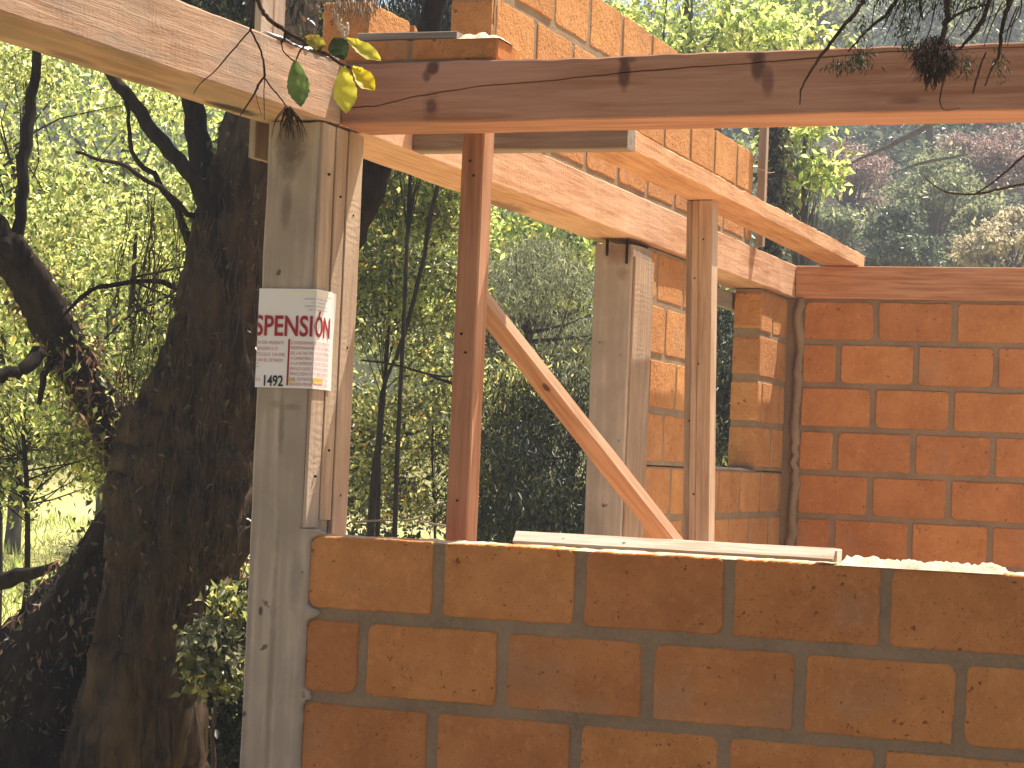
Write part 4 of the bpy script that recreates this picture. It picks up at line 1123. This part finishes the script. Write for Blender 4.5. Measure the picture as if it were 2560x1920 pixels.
for k in range(760):
    a = rs.uniform(0, 2*math.pi); rr = rs.uniform(0, 1)**.5; x0 = cx_+math.cos(a)*rr*50; y0 = cy_+math.sin(a)*rr*50
    dx = (x0-cx_)*.12+rs.normal()*13; L_ = rs.uniform(14, 42); dz = rs.normal()*.012
    cl.append(([at(x0, y0, YN+dz), at(x0+dx*.5, y0+L_*.4, YN+dz*1.6), at(x0+dx+rs.normal()*3, y0+L_*.9, YN+dz*2)], [.0008, .0006, .0002], 3, 0, 0, 1))
for k in range(14):
    x0 = cx_+rs.uniform(-26, 30); y0 = cy_+40; cl.append(N_([(x0, y0, 2), (x0+rs.uniform(-6, 6), y0+25, 2.6), (x0+rs.uniform(-10, 10), y0+rs.uniform(30, 55), 1)], 4, .2, k, 2))
tubes('clump', cl, M['twig'], hb)
def needles(c, n, sx, sy, seed):
    r2 = np.random.RandomState(seed); out = []
    for k in range(n):
        out.append(tuple(at(c[0]+r2.normal()*sx, c[1]+r2.normal()*sy+(0), YN+r2.normal()*.03)))
    return np.array(out)
nd = np.concatenate([needles((2150, 140), 150, 16, 16, 1), needles((2110, 158), 130, 22, 8, 2), needles((2160, 70), 60, 10, 22, 3), needles((2260, 55), 160, 16, 30, 4), needles((2300, 20), 160, 60, 22, 5), needles((2400, 150), 90, 22, 12, 6), needles((2418, 175), 30, 6, 10, 7), needles((2500, 155), 60, 12, 18, 8), needles((2270, 110), 40, 6, 8, 9), needles((2230, -10), 200, 90, 14, 10), needles((2440, 0), 140, 60, 20, 11)])
rs = np.random.RandomState(3)
link('needles', leaf_mesh('needles', nd, .014, rs, 1.0, .16), M['leaf_dark'], hb)
adopt(hb)
def lead(o, px, py, r, top):
    a = at(px, py, YN); b_ = Vector(top); m = a.lerp(b_, .5)+Vector((.08, .05, .12))
    q = tubes('branch', [([a, a.lerp(m, .5)+Vector((.03, -.02, .02)), m, b_], [r/pxm(YN), r*1.5/pxm(YN), r*2.2/pxm(YN), r*4/pxm(YN)], 6, .2, px, 4)], M['twig'])
    q.parent = o; q.matrix_parent_inverse = Matrix.Translation(-o.location)
lead(tw, 640, -190, 5, (.4, -3.6, 4.3)); lead(t2, 600, -170, 6, (.2, -3.4, 4.2)); lead(hb, 2190, -50, 7, (1.7, -3.4, 4.2)); lead(hb, 2500, -70, 7, (2.3, -3.5, 4.3)); lead(hb, 2372, -50, 9, (2.0, -3.3, 4.2))
# bare hanging branch lower right and a few lime leaves on the first branch
b5 = tubes('bare_twig', [T([(2640, 330, 5), (2562, 388, 4), (2520, 425, 3), (2470, 465, 2.5), (2440, 483, 2)], 5, .1, 1, 4, .6), T([(2640, 440, 5), (2560, 460, 4), (2500, 472, 3.5), (2440, 485, 3), (2380, 483, 2.5), (2345, 470, 2), (2310, 442, 1.5)], 5, .1, 2, 4, .6)], M['twig'])
tag(b5, 'thin bare twig curving in from the right edge below the front beam', 'twig')
b6 = tubes('bare_branch', [T([(2345, 300, 8), (2280, 335, 8), (2215, 368, 6), (2160, 392, 4), (2110, 418, 2), (2080, 425, 1)], 6, .2, 1, 4, 31)], M['bark_far'])
tag(b6, 'dark leafless branch slanting down to the left beneath the front beam', 'branch')
b7 = tubes('bare_branch', [T([(2420, 385, 1.5), (2360, 396, 4), (2300, 408, 4), (2255, 424, 2), (2220, 440, 1)], 5, .2, 1, 4, 31)], M['bark_far'])
tag(b7, 'short leafless branch above the curving bare twig on the hazy slope', 'branch')
b8 = tubes('dead_tree', [T([(2322, 200, 10), (2322, 330, 10), (2330, 480, 11), (2335, 700, 12)], 6, .2, 1, 3, 43)], M['bark_far'])
tag(b8, 'dead straight tree on the slope just below the front beam at the right', 'tree')

# ---------------------------------------------------------------- haze
def haze():
    o = boxes('haze', [(-88, 58, -13.5, 128, FLOOR-1.4-3, 34)], None)
    o.data.materials.clear()
    m = bpy.data.materials.new('haze'); m.use_nodes = True; t = m.node_tree; t.nodes.clear()
    out = t.nodes.new('ShaderNodeOutputMaterial'); v = t.nodes.new('ShaderNodeVolumePrincipled')
    v.inputs['Color'].default_value = (.82, .86, .95, 1); v.inputs['Density'].default_value = .0021; v.inputs['Anisotropy'].default_value = .3
    t.links.new(v.outputs[0], out.inputs['Volume']); o.data.materials.append(m)
    tag(o, kind='stuff')
haze()
